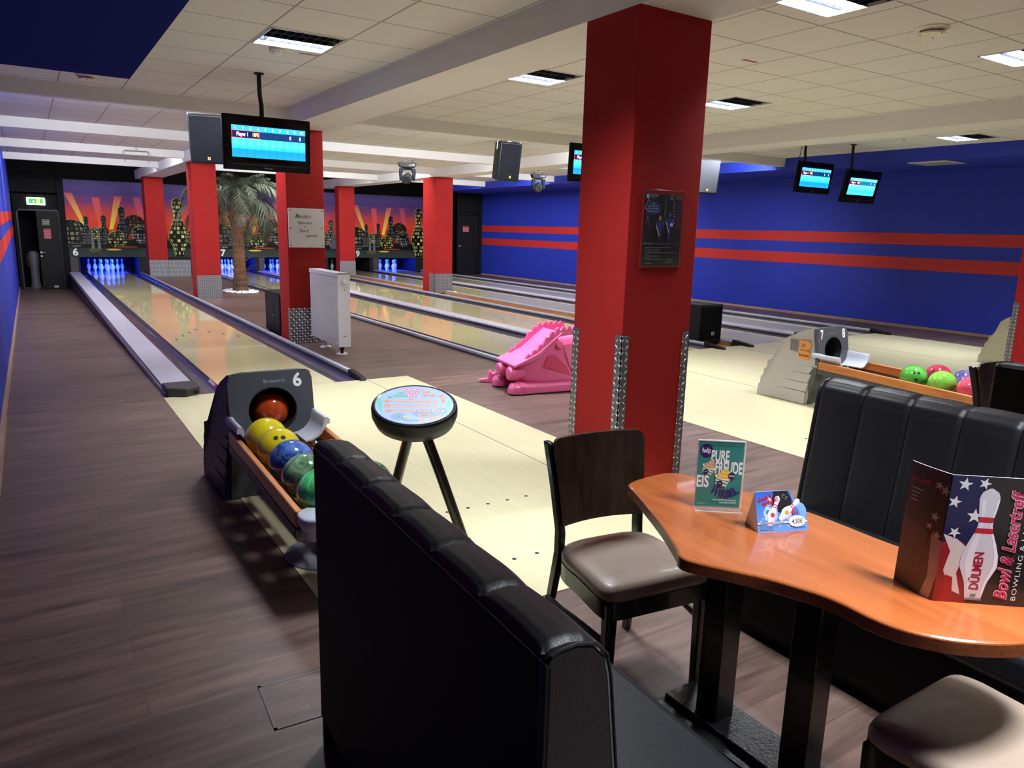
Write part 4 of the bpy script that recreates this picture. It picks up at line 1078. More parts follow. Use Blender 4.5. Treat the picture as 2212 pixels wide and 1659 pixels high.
    # side emblem
    p = Print(lambda u, v, e: Vector((xc-w-.004-e, -2.885+u, .395+v)), .0008)
    if logo:
        L1, L2 = (110, 106, 100), (226, 142, 52)
        # u runs away from the viewer; on the near side the emblem's flag points to the back
        p.poly([(.015, .02), (.13, .015), (.135, .215), (.03, .22)], (132, 128, 120))
        for i in range(3): p.poly([(.15+.03*i, .012), (.177+.03*i, .02), (.182+.03*i, .212), (.156+.03*i, .205)], L1)
        for v0, v1 in ((.125, .21), (.03, .115)):
            rr = (v1-v0)/2; pts = [(.135, v0), (.135, v1), (.06, v1)]
            for i in range(9): a = PI/2+PI*i/8; pts.append((.06+.045*math.cos(a), v0+rr+rr*math.sin(a)))
            pts.append((.06, v0)); p.poly(pts, L2)
        p.poly([(.115, .15), (.115, .185), (.102, .17), (.095, .19), (.088, .17), (.075, .185), (.075, .15)], (120, 112, 100))
        q = Print(lambda u, v, e: Vector((xc-w-.0125-e, -2.885-u, .395+v)), .0005); q.text('Brunswick', -.078, .062, .022, (40, 30, 26), w=.11, bold=.02); q.build('emblem_word', PRN, hs_)
        p.build('emblem', PRN, hs_)
    else:
        p.disc(.06, .19, .03, .06, (30, 28, 34)); p.disc(.06, .09, .03, .05, (30, 28, 34)); p.build('side_ports', PRN, hs_)
    # rack
    yf_ = -2.98
    def zt(y): return .435+(y+2.98)*.04
    WOODR = bpy.data.materials.get('rack_wood') or wood_mat('rack_wood', (160, 92, 40), (206, 132, 66), .35, 'Y', 3., coat=.3)
    for s in (-1, 1):
        mb = MB(); x0 = xc+s*.225
        a, b = sorted((x0, x0+s*.03))
        mb.hexa([(a, yn, zt(yn)-.075), (b, yn, zt(yn)-.075), (b, yf_, zt(yf_)-.075), (a, yf_, zt(yf_)-.075), (a, yn, zt(yn)), (b, yn, zt(yn)), (b, yf_, zt(yf_)), (a, yf_, zt(yf_))])
        sr = obj('side_rail', mb, WOODR, t, bevel=.006)
        mb = MB(); mb.hexa([(a+s*.004, yn, zt(yn)-.12), (b+s*.004, yn, zt(yn)-.12), (b+s*.004, yf_, zt(yf_)-.12), (a+s*.004, yf_, zt(yf_)-.12), (a+s*.004, yn, zt(yn)-.074), (b+s*.004, yn, zt(yn)-.074), (b+s*.004, yf_, zt(yf_)-.074), (a+s*.004, yf_, zt(yf_)-.074)])
        obj('rail_skirt', mb, DKGREY, sr, bevel=.004)
    for dx in (-.165, -.05, .05, .165):
        mb = MB(); mb.tube([(xc+dx, yn, zt(yn)-.11), (xc+dx, yf_, zt(yf_)-.11)], .02, 10); obj('ball_track', mb, WOODR, t)
    mb = MB(); mb.box(xc-.03, xc+.03, yn+.02, yf_, zt(yn)-.19, zt(yn)-.13); obj('spine', mb, BLK, t)
    for s in (-1, 1):  # pale plastic guides at the mouth of the hood
        mb = MB(); xg = xc+s*.24
        prof = [(-.012, .02), (-.012, .045), (0, .058), (.014, .056), (.022, .042), (.028, .015), (.042, -.015), (.064, -.04), (.094, -.056), (.13, -.062), (.13, -.07), (.09, -.066), (.056, -.05), (.03, -.025), (.014, .005), (.004, .02)]
        rings = []
        for y, k in ((-3.02, 1.), (-2.99, 1.08), (-2.9, 1.1), (-3.18, 1.)):
            rings.append((y, k))
        rings.sort()
        mb.ring([[(xg-s*q[0]*k, y, zt(-3.0)+.01+q[1]*k) for q in prof] for y, k in rings]); obj('guide', mb, PALEGREY, t, smooth=50)
    mb = MB()  # end bumper
    rr = []
    for z, e in ((.272, -.03), (.278, -.012), (.30, -.004), (.318, -.006), (.328, .004), (.345, .008), (.372, .01), (.382, .0), (.386, -.12)):
        ring_ = []
        for i in range(24):
            a = 2*PI*i/24; cx = math.copysign(abs(math.cos(a))**.55, math.cos(a)); sy = math.copysign(abs(math.sin(a))**.55, math.sin(a))
            ring_.append((xc+(.245+e)*cx, yn-.04+(.085+e*.7)*sy, z))
        rr.append(ring_)
    mb.ring(rr); obj('end_bumper', mb, PALEGREY, t, smooth=50)
    mb = MB(); mb.lathe([(.062, .03), (.062, .29)], (xc, yn+.36, 0), 24); mb.lathe([(.001, .005), (.2, .005), (.2, .01), (.17, .022), (.07, .034)], (xc, yn+.36, 0), 32); obj('pedestal', mb, MDGREY, t)
    return t
X6, X78, X910 = -.352, 4.905, 9.33
ball_return(X6, 'dark grey ball return numbered 6 beside the walkway', (58, 56, 66), (70, 74, 82), False, ['6'])
ball_return(X78, 'pale grey ball return numbered 7 and 8 with orange emblem', (176, 172, 164), (74, 77, 80), True, ['7', '8'], -4.8)
ball_return(X910, 'pale grey ball return mostly hidden by the pillar at the right edge', (200, 198, 186), (74, 77, 80), True, ['9', '10'], -4.8)

def ball(c, mat, label, group, holes=None, r=.1085, loc_mark=None):
    t = thing('bowling_ball', label, 'bowling ball', (c[0], c[1], c[2]-r), random.uniform(0, 6), group)
    mb = MB(); mb.sphere(c, r, 36, 22); bb = obj('ball_body', mb, mat, t, smooth=80)
    if holes:
        d = Vector(holes).normalized(); a = d.cross(Vector((0, 0, 1))).normalized(); b = a.cross(d)
        for i, (u, v) in enumerate(((-.018, .012), (.018, .012), (0, -.05))):
            n = (d*r+a*u+b*v).normalized(); mb = MB(); x = n.cross(Vector((0, 0, 1))).normalized(); y = x.cross(n); q = Vector(c)+n*(r+.0006)
            rad = .012 if i < 2 else .0135
            mb.add([q+(x*math.cos(2*PI*j/16)+y*math.sin(2*PI*j/16))*rad-n*(rad**2/2/r) for j in range(16)], [tuple(range(16))]); obj('finger_hole', mb, BLKM, bb)
    return t
YEL = ball_mat('ball_yellow', (196, 176, 24), (214, 198, 40), 3.)
g6 = 'balls on the rack numbered 6'
ball((X6+.015, -2.83, .493), ball_mat('ball_orange', (170, 60, 22), (204, 84, 36), 5.), 'orange ball still inside the round exit hole', g6)
ball((-.462, -3.215, .437), YEL, 'plain yellow ball touching the hood, upper of the two yellow ones', g6)
ball((-.458, -3.4335, .434), YEL, 'yellow ball with three finger holes, lower of the two yellow ones', g6, (-.15, -.75, .66))
ball((-.458, -3.652, .426), ball_mat('ball_blue', (12, 30, 92), (84, 120, 190), 7.), 'marbled blue ball in the middle of the left rack', g6)
ball((-.458, -3.8705, .417), ball_mat('ball_dark_green', (30, 60, 38), (128, 164, 128), 8.), 'marbled dark green ball partly behind the bright green one', g6)
ball((-.456, -4.089, .408), ball_mat('ball_bright_green', (36, 150, 72), (120, 226, 150), 6.), 'bright green ball at the near end of the rack', g6)
ball((-.235, -4.08, .409), bpy.data.materials['ball_dark_green'], 'green ball peeking over the back of the near black bench', g6)
g7 = 'balls on the rack numbered 7 and 8'
ball((4.79, -3.80, .42), ball_mat('ball_green', (58, 140, 44), (96, 180, 74), 6.), 'green ball with three holes, leftmost on the 7 and 8 rack', g7, (-.75, -.6, .45))
ball((5.01, -3.89, .42), ball_mat('ball_red', (150, 28, 54), (182, 46, 74), 4.), 'dark red ball behind the two green balls', g7, (-.9, -.2, .5))
ball((4.79, -4.04, .412), ball_mat('ball_lime', (98, 170, 50), (140, 204, 84), 6.), 'lime green ball in front of the dark red ball', g7)
ball((5.01, -4.109, .41), ball_mat('ball_purple', (60, 54, 104), (104, 96, 150), 8.), 'purple marbled ball at the back of the 7 and 8 rack', g7)

ball((4.79, -4.27, .405), ball_mat('ball_pink', (196, 56, 84), (222, 92, 116), 6.), 'pink ball at the right end, next to the lime green one', g7)

# ================================================================ keyboard console
t = thing('score_keyboard', 'oval lit scoring keyboard on two splayed black legs', 'keyboard', (.06, -3.95, 0), R(-28))
mt = Matrix.Translation((.055, -3.955, .715)) @ Matrix.Rotation(R(-28), 4, 'Z') @ Matrix.Rotation(R(29), 4, 'X')
mb = MB(); rr = []
for z, k in ((-.105, .3), (-.10, .8), (-.085, .93), (-.05, 1.0), (-.01, 1.0), (.004, .985), (.008, .955)):
    rr.append([(.208*k*math.cos(2*PI*i/48), .152*k*math.sin(2*PI*i/48), z) for i in range(48)])
# the housing hangs lower towards the user
for i, rg in enumerate(rr):
    if i < 3: rr[i] = [(x, y, z-.02*(1-y/.15)*.5) for x, y, z in rg]
mb.ring(rr); mb.xf(mt); hg = obj('housing', mb, BLK, t, smooth=60)
mb = MB(); mb.ring([[(.200*math.cos(2*PI*i/48), .146*math.sin(2*PI*i/48), .006) for i in range(48)], [(.194*math.cos(2*PI*i/48), .14*math.sin(2*PI*i/48), .011) for i in range(48)], [(.186*math.cos(2*PI*i/48), .133*math.sin(2*PI*i/48), .008) for i in range(48)]], cap=False); mb.xf(mt); obj('rim', mb, M('rim_dark', (40, 38, 60), .15, coat=1), hg, smooth=60)
p = Print(lambda u, v, e: mt @ Vector((u, v, .0092+e)), .00004)
p.disc(0, 0, .188, .135, (176, 202, 240), n=48); p.disc(.06, -.06, .07, .03, (150, 180, 232)); p.disc(-.07, -.085, .04, .025, (150, 180, 232)); p.disc(.13, -.05, .03, .03, (150, 180, 232))
OR, PK, TE = (250, 176, 150), (244, 150, 190), (120, 214, 196)
for r_ in range(4):
    for i in range(4-r_): p.disc(-.055+.026*i+.013*r_+.0, .11-.022*r_, .011, .009, (238, 110, 160)); p.disc(-.055+.026*i+.013*r_, .11-.022*r_, .006, .005, (252, 214, 230))
def key(u, v, w, h, c):
    p.l = 8
    p.rect(u-w/2-.001, v-h/2-.001, u+w/2+.001, v+h/2+.001, (110, 120, 170)); p.rect(u-w/2, v-h/2, u+w/2, v+h/2, c); p.rect(u-w*.22, v-h*.1, u+w*.22, v+h*.12, tuple(int(x*.55) for x in c))
for j in range(3):
    key(-.135+.008*j, .024-.034*j, .03, .016, OR)
    for i in range(10+(j > 1)): key(-.102+.008*j+.0222*i, .024-.034*j, .016, .017, (252, 196, 178))
key(.138, .03, .016, .034, OR); key(.05, -.075, .06, .016, OR)
for u, v in ((-.12, .052), (-.085, .062), (-.052, .062), (-.07, .083)): key(u, v, .028, .014, TE)
for u, v in ((.055, .09), (.05, .066), (.085, .066), (.125, .062)): key(u, v, .028, .014, OR)
for u, v in ((-.035, -.085), (-.072, -.082)): key(u, v, .027, .014, TE if u < -.05 else (214, 236, 190))
for u in (.098, .12, .142): key(u, -.062, .018, .014, (150, 214, 214))
for i in range(3): p.disc(.085+.02*i, -.1+.008*i, .011, .01, OR)
for s in (-1, 1): p.disc(s*.165, 0-.0, .011, .045, TE, rot=-.18*s)
p.text('Frameworx', -.01, -.115, .014, (90, 110, 170), w=.07, shear=.3); p.disc(.045, -.108, .01, .014, OR)
p.build('lit_keypad', print_mat('keypad_print', .25, .2, .62), hg)
for a, b in (((.04, -3.965), (.03, -3.66)), ((.075, -3.985), (.27, -4.08))):
    mb = MB(); mb.tube([(a[0], a[1], .64), (b[0]*.4+a[0]*.6, b[1]*.4+a[1]*.6, .4), (b[0], b[1], .02)], .026, 14); mb.lathe([(.035, 0.005), (.035, .03)], (b[0], b[1], 0), 14); obj('leg', mb, BLKLAQ, t)

# ================================================================ pink dragon ball ramp
t = thing('ball_ramp', 'pink plastic dragon-shaped children\u2019s ball ramp left of the big pillar', 'toy ramp', (2.9, -1.15, 0), R(-9))
PINK = M('pink_plastic', (228, 104, 156), .34, coat=.2)
dm = root_matrix(t)
def dl(mb): mb.xf(dm @ Matrix.Translation((-.48, 0, .004))); return mb   # local: x 0..1.2 along the body, y across
# body: cross sections along x
secs = [(.02, .12, .10, .27, .20), (.10, .07, .15, .31, .23), (.2, .06, .18, .36, .22), (.30, .05, .20, .46, .20), (.40, .05, .21, .54, .17), (.52, .05, .21, .56, .15), (.7, .05, .21, .56, .15), (.95, .05, .2, .55, .15), (1.15, .06, .19, .5, .15)]
mb = MB(); rr = []
for x, z0, hw, z1, tw in secs:
    zm = (z0+z1)/2
    rr.append([(x, -hw, z0), (x, -hw*1.05, z0+.06), (x, -hw*.98, zm), (x, -tw, z1-.03), (x, -tw*.8, z1), (x, tw*.8, z1), (x, tw, z1-.03), (x, hw*.98, zm), (x, hw*1.05, z0+.06), (x, hw, z0)])
mb.ring(rr); obj('body', dl(mb), PINK, t, smooth=70, subsurf=1)
mb = MB(); mb.prism([(-.02, .262), (.12, .30), (.26, .36), (.36, .47), (.46, .565), (.48, .59), (.36, .50), (.24, .40), (.1, .335), (-.02, .285)], -.235, .235, 'y'); obj('brow_plate', dl(mb), PINK, t, bevel=.012)
for s in (-1, 1):
    mb = MB(); mb.lathe([(.05, -.045), (.062, -.04), (.07, 0), (.066, .09), (.05, .12)], (0, s*.13, .19), 20, 'x'); obj('nostril', dl(mb), PINK, t, smooth=60)
    mb = MB(); rr = []
    for x, w, h in ((-.06, .04, .07), (-.03, .062, .105), (.05, .07, .11), (.2, .065, .10), (.6, .06, .10), (1.1, .06, .1)):
        rr.append([(x, s*.2-w, .003), (x, s*.2-w, h*.7), (x, s*.2-w*.6, h), (x, s*.2+w*.6, h), (x, s*.2+w, h*.7), (x, s*.2+w, .003)])
    mb.ring(rr); obj('foot', dl(mb), PINK, t, bevel=.01)
    mb = MB()
    for xx in (.03, .06): mb.ring([[(xx, s*.2-.073, .004), (xx, s*.2-.073, .085), (xx, s*.2-.045, .117), (xx, s*.2+.045, .117), (xx, s*.2+.073, .085), (xx, s*.2+.073, .004)], [(xx+.014, s*.2-.073, .004), (xx+.014, s*.2-.073, .085), (xx+.014, s*.2-.045, .117), (xx+.014, s*.2+.045, .117), (xx+.014, s*.2+.073, .085), (xx+.014, s*.2+.073, .004)]])
    obj('claw_bands', dl(mb), PINK, t)
    # crest of teeth along the back
    mb = MB(); pr_ = []
    cx = [(-.0, .27), (.1, .31), (.2, .37), (.28, .44), (.35, .52), (.43, .575), (.55, .59), (.75, .59)]
    def cz(x):
        for (a, za), (b, zb) in zip(cx[:-1], cx[1:]):
            if a <= x <= b: return za+(zb-za)*(x-a)/(b-a)
        return .59
    m = 34
    for i in range(m+1):
        x = .10+.62*i/m; z = cz(x); pr_.append((x, z+.012+.05*abs(math.sin(PI*i/m*10))))
    for i in range(m, -1, -1): x = .10+.62*i/m; pr_.append((x+.01, cz(x)-.03))
    # as strips
    o = []
    for i in range(m):
        a, b = pr_[i], pr_[i+1]; c, d = pr_[2*m+1-i-1], pr_[2*m+1-i]
        y0, y1 = s*.20-.016, s*.20+.016
        mb.hexa([(d[0], y0, d[1]), (c[0], y0, c[1]), (c[0], y1, c[1]), (d[0], y1, d[1]), (a[0], y0, a[1]), (b[0], y0, b[1]), (b[0], y1, b[1]), (a[0], y1, a[1])])
    obj('crest', dl(mb), PINK, t, smooth=60)
    mb = MB(); mb.lathe([(.035, 0), (.03, .04), (.018, .075), (.004, .085)], (0, 0, 0), 14); mb.xf(Matrix.Translation((.47, s*.21, .47)) @ Matrix.Rotation(s*R(-70) if s < 0 else R(-70), 4, 'X') @ Matrix.Rotation(PI if s < 0 else 0, 4, 'X')); obj('horn', dl(mb), PINK, t)
    mb = MB(); mb.prism([(.3, .26), (.34, .36), (.42, .37), (.55, .25), (.6, .15), (.52, .18)], s*.214-.004, s*.214+.004, 'y'); obj('mouth_hollow', dl(mb), M('pink_recess%d' % s, (206, 60, 110), .5), t)
    mb = MB(); mb.prism([(.5, .46), (.9, .50), (.86, .2), (.62, .16), (.56, .3)], s*.208-.012, s*.208+.012, 'y'); obj('cheek', dl(mb), PINK, t, bevel=.008)
mb = MB(); mb.prism([(.02, .0), (-.3, .0), (-.36, .03), (-.26, .045), (-.255, .10), (-.235, .135), (-.215, .1), (-.195, .1), (-.17, .135), (-.15, .1), (-.1, .06), (.02, .06)], .27, .33, 'y'); mb.xf(Matrix.Translation((.12, .05, 0)) @ Matrix.Rotation(R(-18), 4, 'Z')); obj('tail', dl(mb), PINK, t, bevel=.008)
# ================================================================ benches
def bench(x, y0, yaw, L, n, label, flip=1, H=.97, first_frac=1.):
    """x,y0: far outer corner of the back; runs L towards -y; flip=1 faces +x, -1 faces -x"""
    t = thing('upholstered_bench', label, 'bench', (x, y0, 0), yaw, 'black channelled benches')
    dm = root_matrix(t)
    def W(mb): return mb.xf(dm)
    # back cross-section (across, height), from outer top edge over the roll and down to the seat
    prof = [(.0, H-.022), (.006, H-.006), (.02, H), (.05, H+.002), (.085, H-.006), (.108, H-.03), (.118, H-.07), (.128, H-.15), (.142, H-.26), (.158, H-.38), (.172, H-.48), (.18, H-.56)]
    def at(s):
        s = max(0, min(1, s))*(len(prof)-1); i = min(int(s), len(prof)-2); f = s-i
        return Vector(prof[i]).lerp(Vector(prof[i+1]), f)
    nu = 22; per = 22
    def back(u, v):
        ch = v*n; fr = ch-int(ch) if v < 1 else 1.
        k = 1-(2*fr-1)**2; gr_ = 1. if min(fr, 1-fr) < .02 else .25 if min(fr, 1-fr) < .06 else 0
        p = at(u); q = at(u+.02)-at(u-.02); nn = Vector((q.y, -q.x)); nn = Vector((-q.y, q.x)) if False else nn
        nn = nn.normalized()
        edge = min(1, u*9)
        puff = (.006*k*(.6 if u < .42 else 1.)-.009*gr_)*edge
        a, z = p.x-nn.x*puff if nn.x < 0 else p.x+nn.x*puff, p.y+abs(nn.y)*puff if u < .5 else p.y+nn.y*puff
        return (flip*a, -L*v, z)
    mb = MB(); mb.grid(back, nu*2, n*per)
    obj('channelled_back', W(mb), VINYL, t, smooth=60, recalc=False)
    for v, nm in ((0, 'far'), (1, 'near')):
        mb = MB(); y = -L*v
        pts = [(flip*(a-.004), z-.004) for a, z in prof]+[(flip*.18, .0), (0, .0)]
        mb.prism(pts, y-.0-(.018 if v else -.0), y+(.0 if v else .018), 'y'); obj('end_panel', W(mb), VINYL, t, bevel=.006)
    mb = MB(); a, b = sorted((flip*.012, -flip*.003)); mb.box(a, b, -L-.0185, .018, .10, H-.02); bp_ = obj('back_panel', W(mb), VINYLB, t, bevel=.006)
    mb = MB(); mb.tube([(-flip*.002, .018, H-.02), (-flip*.002, -L-.018, H-.02)], .0022, 8); mb.tube([(-flip*.002, -L-.019, H-.02), (-flip*.002, -L-.019, .12)], .0022, 8)
    mb.tube([(flip*q[0], -L-.017, q[1]-.002) for q in prof[1:]], .0028, 8); obj('piping', W(mb), VINYL, bp_)
    mb = MB()
    a, b = sorted((flip*.15, flip*.62))
    rr = []
    mb.box(a, b, -L, 0, .33, .445); obj('seat', W(mb), VINYL, t, bevel=.03, seg=4, smooth=60)
    mb = MB(); a, b = sorted((flip*.1, flip*.57)); mb.box(a, b, -L+.01, -.01, .06, .335); obj('seat_base', W(mb), VINYLB, t)
    mb = MB(); a, b = sorted((flip*.03, flip*.52)); mb.box(a, b, -L+.03, -.03, 0, .11); obj('plinth', W(mb), M('plinth_brown', (40, 34, 34), .6) if 'plinth_brown' not in bpy.data.materials else bpy.data.materials['plinth_brown'], t)
    return t
bench(-.822, -5.165, R(-2.6), 1.17, 6, 'black bench in the left foreground, its flat back turned to the camera')
bench(1.395, -5.29, R(-1), 1.9, 10, 'black bench with tall vertical channels behind the wooden table', flip=-1, H=.985)
bench(2.62, -5.37, R(-2), 1.2, 6, 'black bench back at the right edge beyond the channelled bench')

# ================================================================ chairs
SEATV = M('taupe_vinyl', (158, 138, 122), .36, coat=.1, bump=(240, .15), noise=(3, .05))
PLY = wood_mat('dark_stained_ply', (17, 11, 8), (62, 38, 24), .34, 'Z', 4.5, stretch=8., coat=.15)
def chair(x, y, yaw, label):
    """faces -y; x,y = middle of the back edge of the seat on the floor"""
    t = thing('dining_chair', label, 'chair', (x, y, 0), yaw, 'dark wooden chairs with taupe seats')
    dm = root_matrix(t)
    def W(mb): return mb.xf(dm)
    w = .205; sh = .455
    mb = MB(); rr = []
    def outline(k):
        p = []
        for i in range(40):
            a = 2*PI*i/40; c, s = math.cos(a), math.sin(a); e = .22 if s < 0 else .5
            p.append((math.copysign(abs(c)**e, c)*(w+.004)*k*(1.03 if s < 0 else .97), -.185+math.copysign(abs(s)**e, s)*.20*k))
        return p
    for z, k in ((sh-.045, .985), (sh-.035, 1.0), (sh-.018, 1.0), (sh-.004, .975), (sh+.006, .9), (sh+.012, .7), (sh+.015, .4), (sh+.016, .05)):
        rr.append([(a, b, z) for a, b in outline(k)])
    mb.ring(rr); obj('seat', W(mb), SEATV, t, smooth=70)
    mb = MB(); o1, o2 = outline(1.0), outline(.86)
    mb.ring([[(a, b, sh-.105) for a, b in o2], [(a, b, sh-.105) for a, b in o1], [(a, b, sh-.045) for a, b in o1], [(a, b, sh-.045) for a, b in o2]], cap=False); obj('seat_frame', W(mb), BLKLAQ, t, smooth=50)
    for s in (-1, 1):
        mb = MB(); xx = s*(w-.018)
        mb.hexa([(xx-.015, -.372, 0), (xx+.015, -.372, 0), (xx+.015, -.342, 0), (xx-.015, -.342, 0), (xx-.021, -.378, sh-.05), (xx+.021, -.378, sh-.05), (xx+.021, -.336, sh-.05), (xx-.021, -.336, sh-.05)]); obj('front_leg', W(mb), BLKLAQ, t, bevel=.006)
        # rear leg sweeps up into the back stile
        pth = [(.075, 0), (.035, .2), (.005, .42), (.008, .5), (.034, .66), (.072, .822)]
        mb = MB(); rr = []
        for yy, z in pth:
            xx = s*(.168+.028*max(0, (z-.5)/.35) if z > .45 else .168+.03*(.45-z)/.45); th = .021 if z > .3 else .018
            rr.append([(xx-.013, yy-th, z), (xx+.013, yy-th, z), (xx+.013, yy+th, z), (xx-.013, yy+th, z)])
        mb.ring(rr); obj('rear_leg', W(mb), BLKLAQ, t, bevel=.006)
        mb = MB(); mb.tube([(s*(w-.01), -.35, .26), (s*(w+.002), -.25, .265), (s*(w+.01), -.12, .262), (s*(w+.002), -.02, .25), (s*(w-.0), .015, .245)], .012, 10); obj('side_stretcher', W(mb), BLKLAQ, t)
    def backp(u, v, off):
        q = abs(2*u-1); x = (u-.5)*2*(.172+.022*v); bow = .03*(1-q*q)-.023
        zb = .525; zt = .838-.034*(1-math.sqrt(max(0, 1-max(0, (q-.86)/.14)**2)))
        z = zb+(zt-zb)*v; f = max(0, (z-.5)/.368)
        return (x, .012+.058*f**1.3+bow+off, z)
    mb = MB(); nu, nv = 48, 12
    a = [[backp(i/nu, j/nv, -.007) for i in range(nu+1)] for j in range(nv+1)]; b = [[backp(i/nu, j/nv, .007) for i in range(nu+1)] for j in range(nv+1)]
    ring = lambda g: g[0]+[g[j][-1] for j in range(1, nv+1)]+g[-1][-2::-1]+[g[j][0] for j in range(nv-1, 0, -1)]
    mb.grid(lambda u, v: backp(u, v, -.007), nu, nv); mb.grid(lambda u, v: backp(u, v, .007), nu, nv); mb.ring([ring(a), ring(b)], cap=False)
    obj('backrest', W(mb), PLY, t, smooth=50)
    return t
chair(.243, -5.15, R(-7), 'dark wooden chair with taupe seat at the far end of the table')
chair(.305, -6.67, R(180), 'chair seat in the lower right corner, beige and partly cut off')
chair(3.5, -5.02, R(-5), 'dark wooden chair back at the right edge beyond the channelled bench')

# ================================================================ table
t = thing('booth_table', 'orange-brown wooden table with waisted outline on black square legs', 'table', (.22, -6.0, 0), group=None)
TW = wood_mat('table_beech', (160, 82, 40), (190, 106, 56), .24, 'Y', 2.4, stretch=7., coat=.45, planks=(9., .11, .06), seam=((.9, .88, .86), .0008), bump=.02)
TE_ = wood_mat('table_edge', (120, 62, 34), (160, 88, 48), .35, 'Y', 3., stretch=30.)
ctrl = [(.105, -5.44), (.125, -5.415), (.185, -5.398), (.284, -5.392), (.335, -5.41), (.364, -5.47), (.406, -5.63), (.428, -5.856), (.43, -5.97), (.424, -6.09), (.43, -6.2), (.455, -6.32), (.475, -6.42), (.46, -6.51), (.39, -6.56), (.29, -6.568), (.21, -6.553), (.145, -6.524), (.087, -6.482), (.043, -6.433), (.014, -6.375), (.005, -6.315), (.008, -6.263), (.004, -6.209), (-.014, -6.151), (-.04, -6.085), (-.081, -6.015), (-.115, -5.955), (-.134, -5.912), (-.128, -5.885), (-.108, -5.86), (-.032, -5.728), (.047, -5.568), (.09, -5.475)]
def catmull(P, k=5):
    out = []; n = len(P)
    for i in range(n):
        p0, p1, p2, p3 = [Vector(P[(i+j) % n]) for j in (-1, 0, 1, 2)]
        for s in range(k):
            u = s/k; out.append(tuple(.5*((2*p1)+(p2-p0)*u+(2*p0-5*p1+4*p2-p3)*u*u+(3*p1-p0-3*p2+p3)*u**3)))
    return out
ol = catmull(ctrl, 4)
cen = Vector((.22, -6.1))
def inset(P, d):
    n = len(P); o = []
    for i in range(n):
        tg = (Vector(P[(i+1) % n])-Vector(P[i-1])).normalized(); nn = Vector((tg.y, -tg.x)); o.append((P[i][0]+nn.x*d, P[i][1]+nn.y*d))
    return o
ar = sum(ol[i][0]*ol[(i+1) % len(ol)][1]-ol[(i+1) % len(ol)][0]*ol[i][1] for i in range(len(ol)))
sg = 1 if ar < 0 else -1
TZ = .765
mb = MB(); rr = [[(a, b, z) for a, b in inset(ol, d*sg)] for d, z in ((.006, TZ-.004), (.003, TZ-.0012), (.008, TZ))]
mb.ring([[(a, b, TZ-.006) for a, b in ol], [(a, b, TZ-.003) for a, b in inset(ol, .001*sg)], [(a, b, TZ) for a, b in inset(ol, .005*sg)]]); top = obj('table_top', mb, TW, t, smooth=0)
mb = MB(); mb.ring([[(a, b, TZ-.036) for a, b in inset(ol, .004*sg)], [(a, b, TZ-.033) for a, b in ol], [(a, b, TZ-.006) for a, b in ol]]); obj('edge_band', mb, TE_, t, smooth=40)
for y in (-5.715, -6.03):
    mb = MB(); mb.box(.232, .314, y-.041, y+.041, .06, TZ-.04); obj('leg', mb, BLKLAQ, t, bevel=.003)
mb = MB(); mb.box(.168, .385, -6.5, -5.55, .012, .04); mb.box(.21, .343, -6.5, -5.56, .04, .062); obj('foot_plate', mb, M('foot_plate_black', (52, 54, 56), .32, coat=.2, bump=(120, .3)), t, bevel=.003)
mb = MB(); mb.box(.16, .40, -6.45, -5.6, TZ-.06, TZ-.036); obj('top_plate', mb, BLKM, t)

# ================================================================ things on the table
ACR = M('clear_acrylic', (235, 240, 240), .04, coat=.6)
b_ = ACR.node_tree.nodes['Principled BSDF']; b_.inputs['Alpha'].default_value = .2
# ice-cream advert in an acrylic holder
O = Vector((.153, -5.672, TZ)); U = Vector((.113, -.088, 0)).normalized(); V = Vector((0, 0, 1)); Nn = U.cross(V)
SW, SH = .146, .205
t = thing('menu_stand', 'upright acrylic stand with a green ice cream advert', 'table stand', (.21, -5.71, TZ))
def P3(u, v, e): return O+U*u*.89+V*v+Nn*e
mb = MB()
def slab(mb, u0, u1, v0, v1, e0, e1): mb.hexa([P3(u0, v0, e0), P3(u1, v0, e0), P3(u1, v0, e1), P3(u0, v0, e1), P3(u0, v1, e0), P3(u1, v1, e0), P3(u1, v1, e1), P3(u0, v1, e1)])
slab(mb, -.004, SW+.004, .004, SH+.004, -.004, -.0015)
slab(mb, -.004, SW+.004, 0, .003, -.034, .034)
obj('acrylic_holder', mb, ACR, t, bevel=.0008)
mb = MB(); slab(mb, -.004, SW+.004, SH+.002, SH+.0045, -.0045, .0025); slab(mb, SW+.0035, SW+.0055, .004, SH+.004, -.0045, .0025); slab(mb, -.004, SW+.004, .0005, .0032, .0335, .0352)
obj('polished_edges', mb, M('acrylic_edge', (226, 236, 234), .1, coat=.5), t)
mb = MB(); slab(mb, 0, SW, .006, SH, -.001, .0006); obj('paper_sheet', mb, M('paper_white', (230, 230, 230), .6), t)
p = Print(lambda u, v, e: P3(u, v, .0007+e), .00008)
p.grad(0, .006, SW, SH, [(0, (48, 124, 114)), (.5, (40, 132, 128)), (1, (44, 130, 122))])
p.disc(.026, .176, .0215, .0215, (46, 26, 96)); p.text('fwip', .026, .17, .017, (236, 236, 240), w=.028, bold=.02, rot=.1)
CR = (236, 238, 240)
def fat(s, u, v, h, w, **k): p.text(s, u, v, h, k.pop('col', CR), w=w, bold=.03, **k)
fat('PURE', .072, .146, .034, .058); fat('FREUDE', .102, .110, .036, .088); fat('EIS', .021, .066, .036, .04)
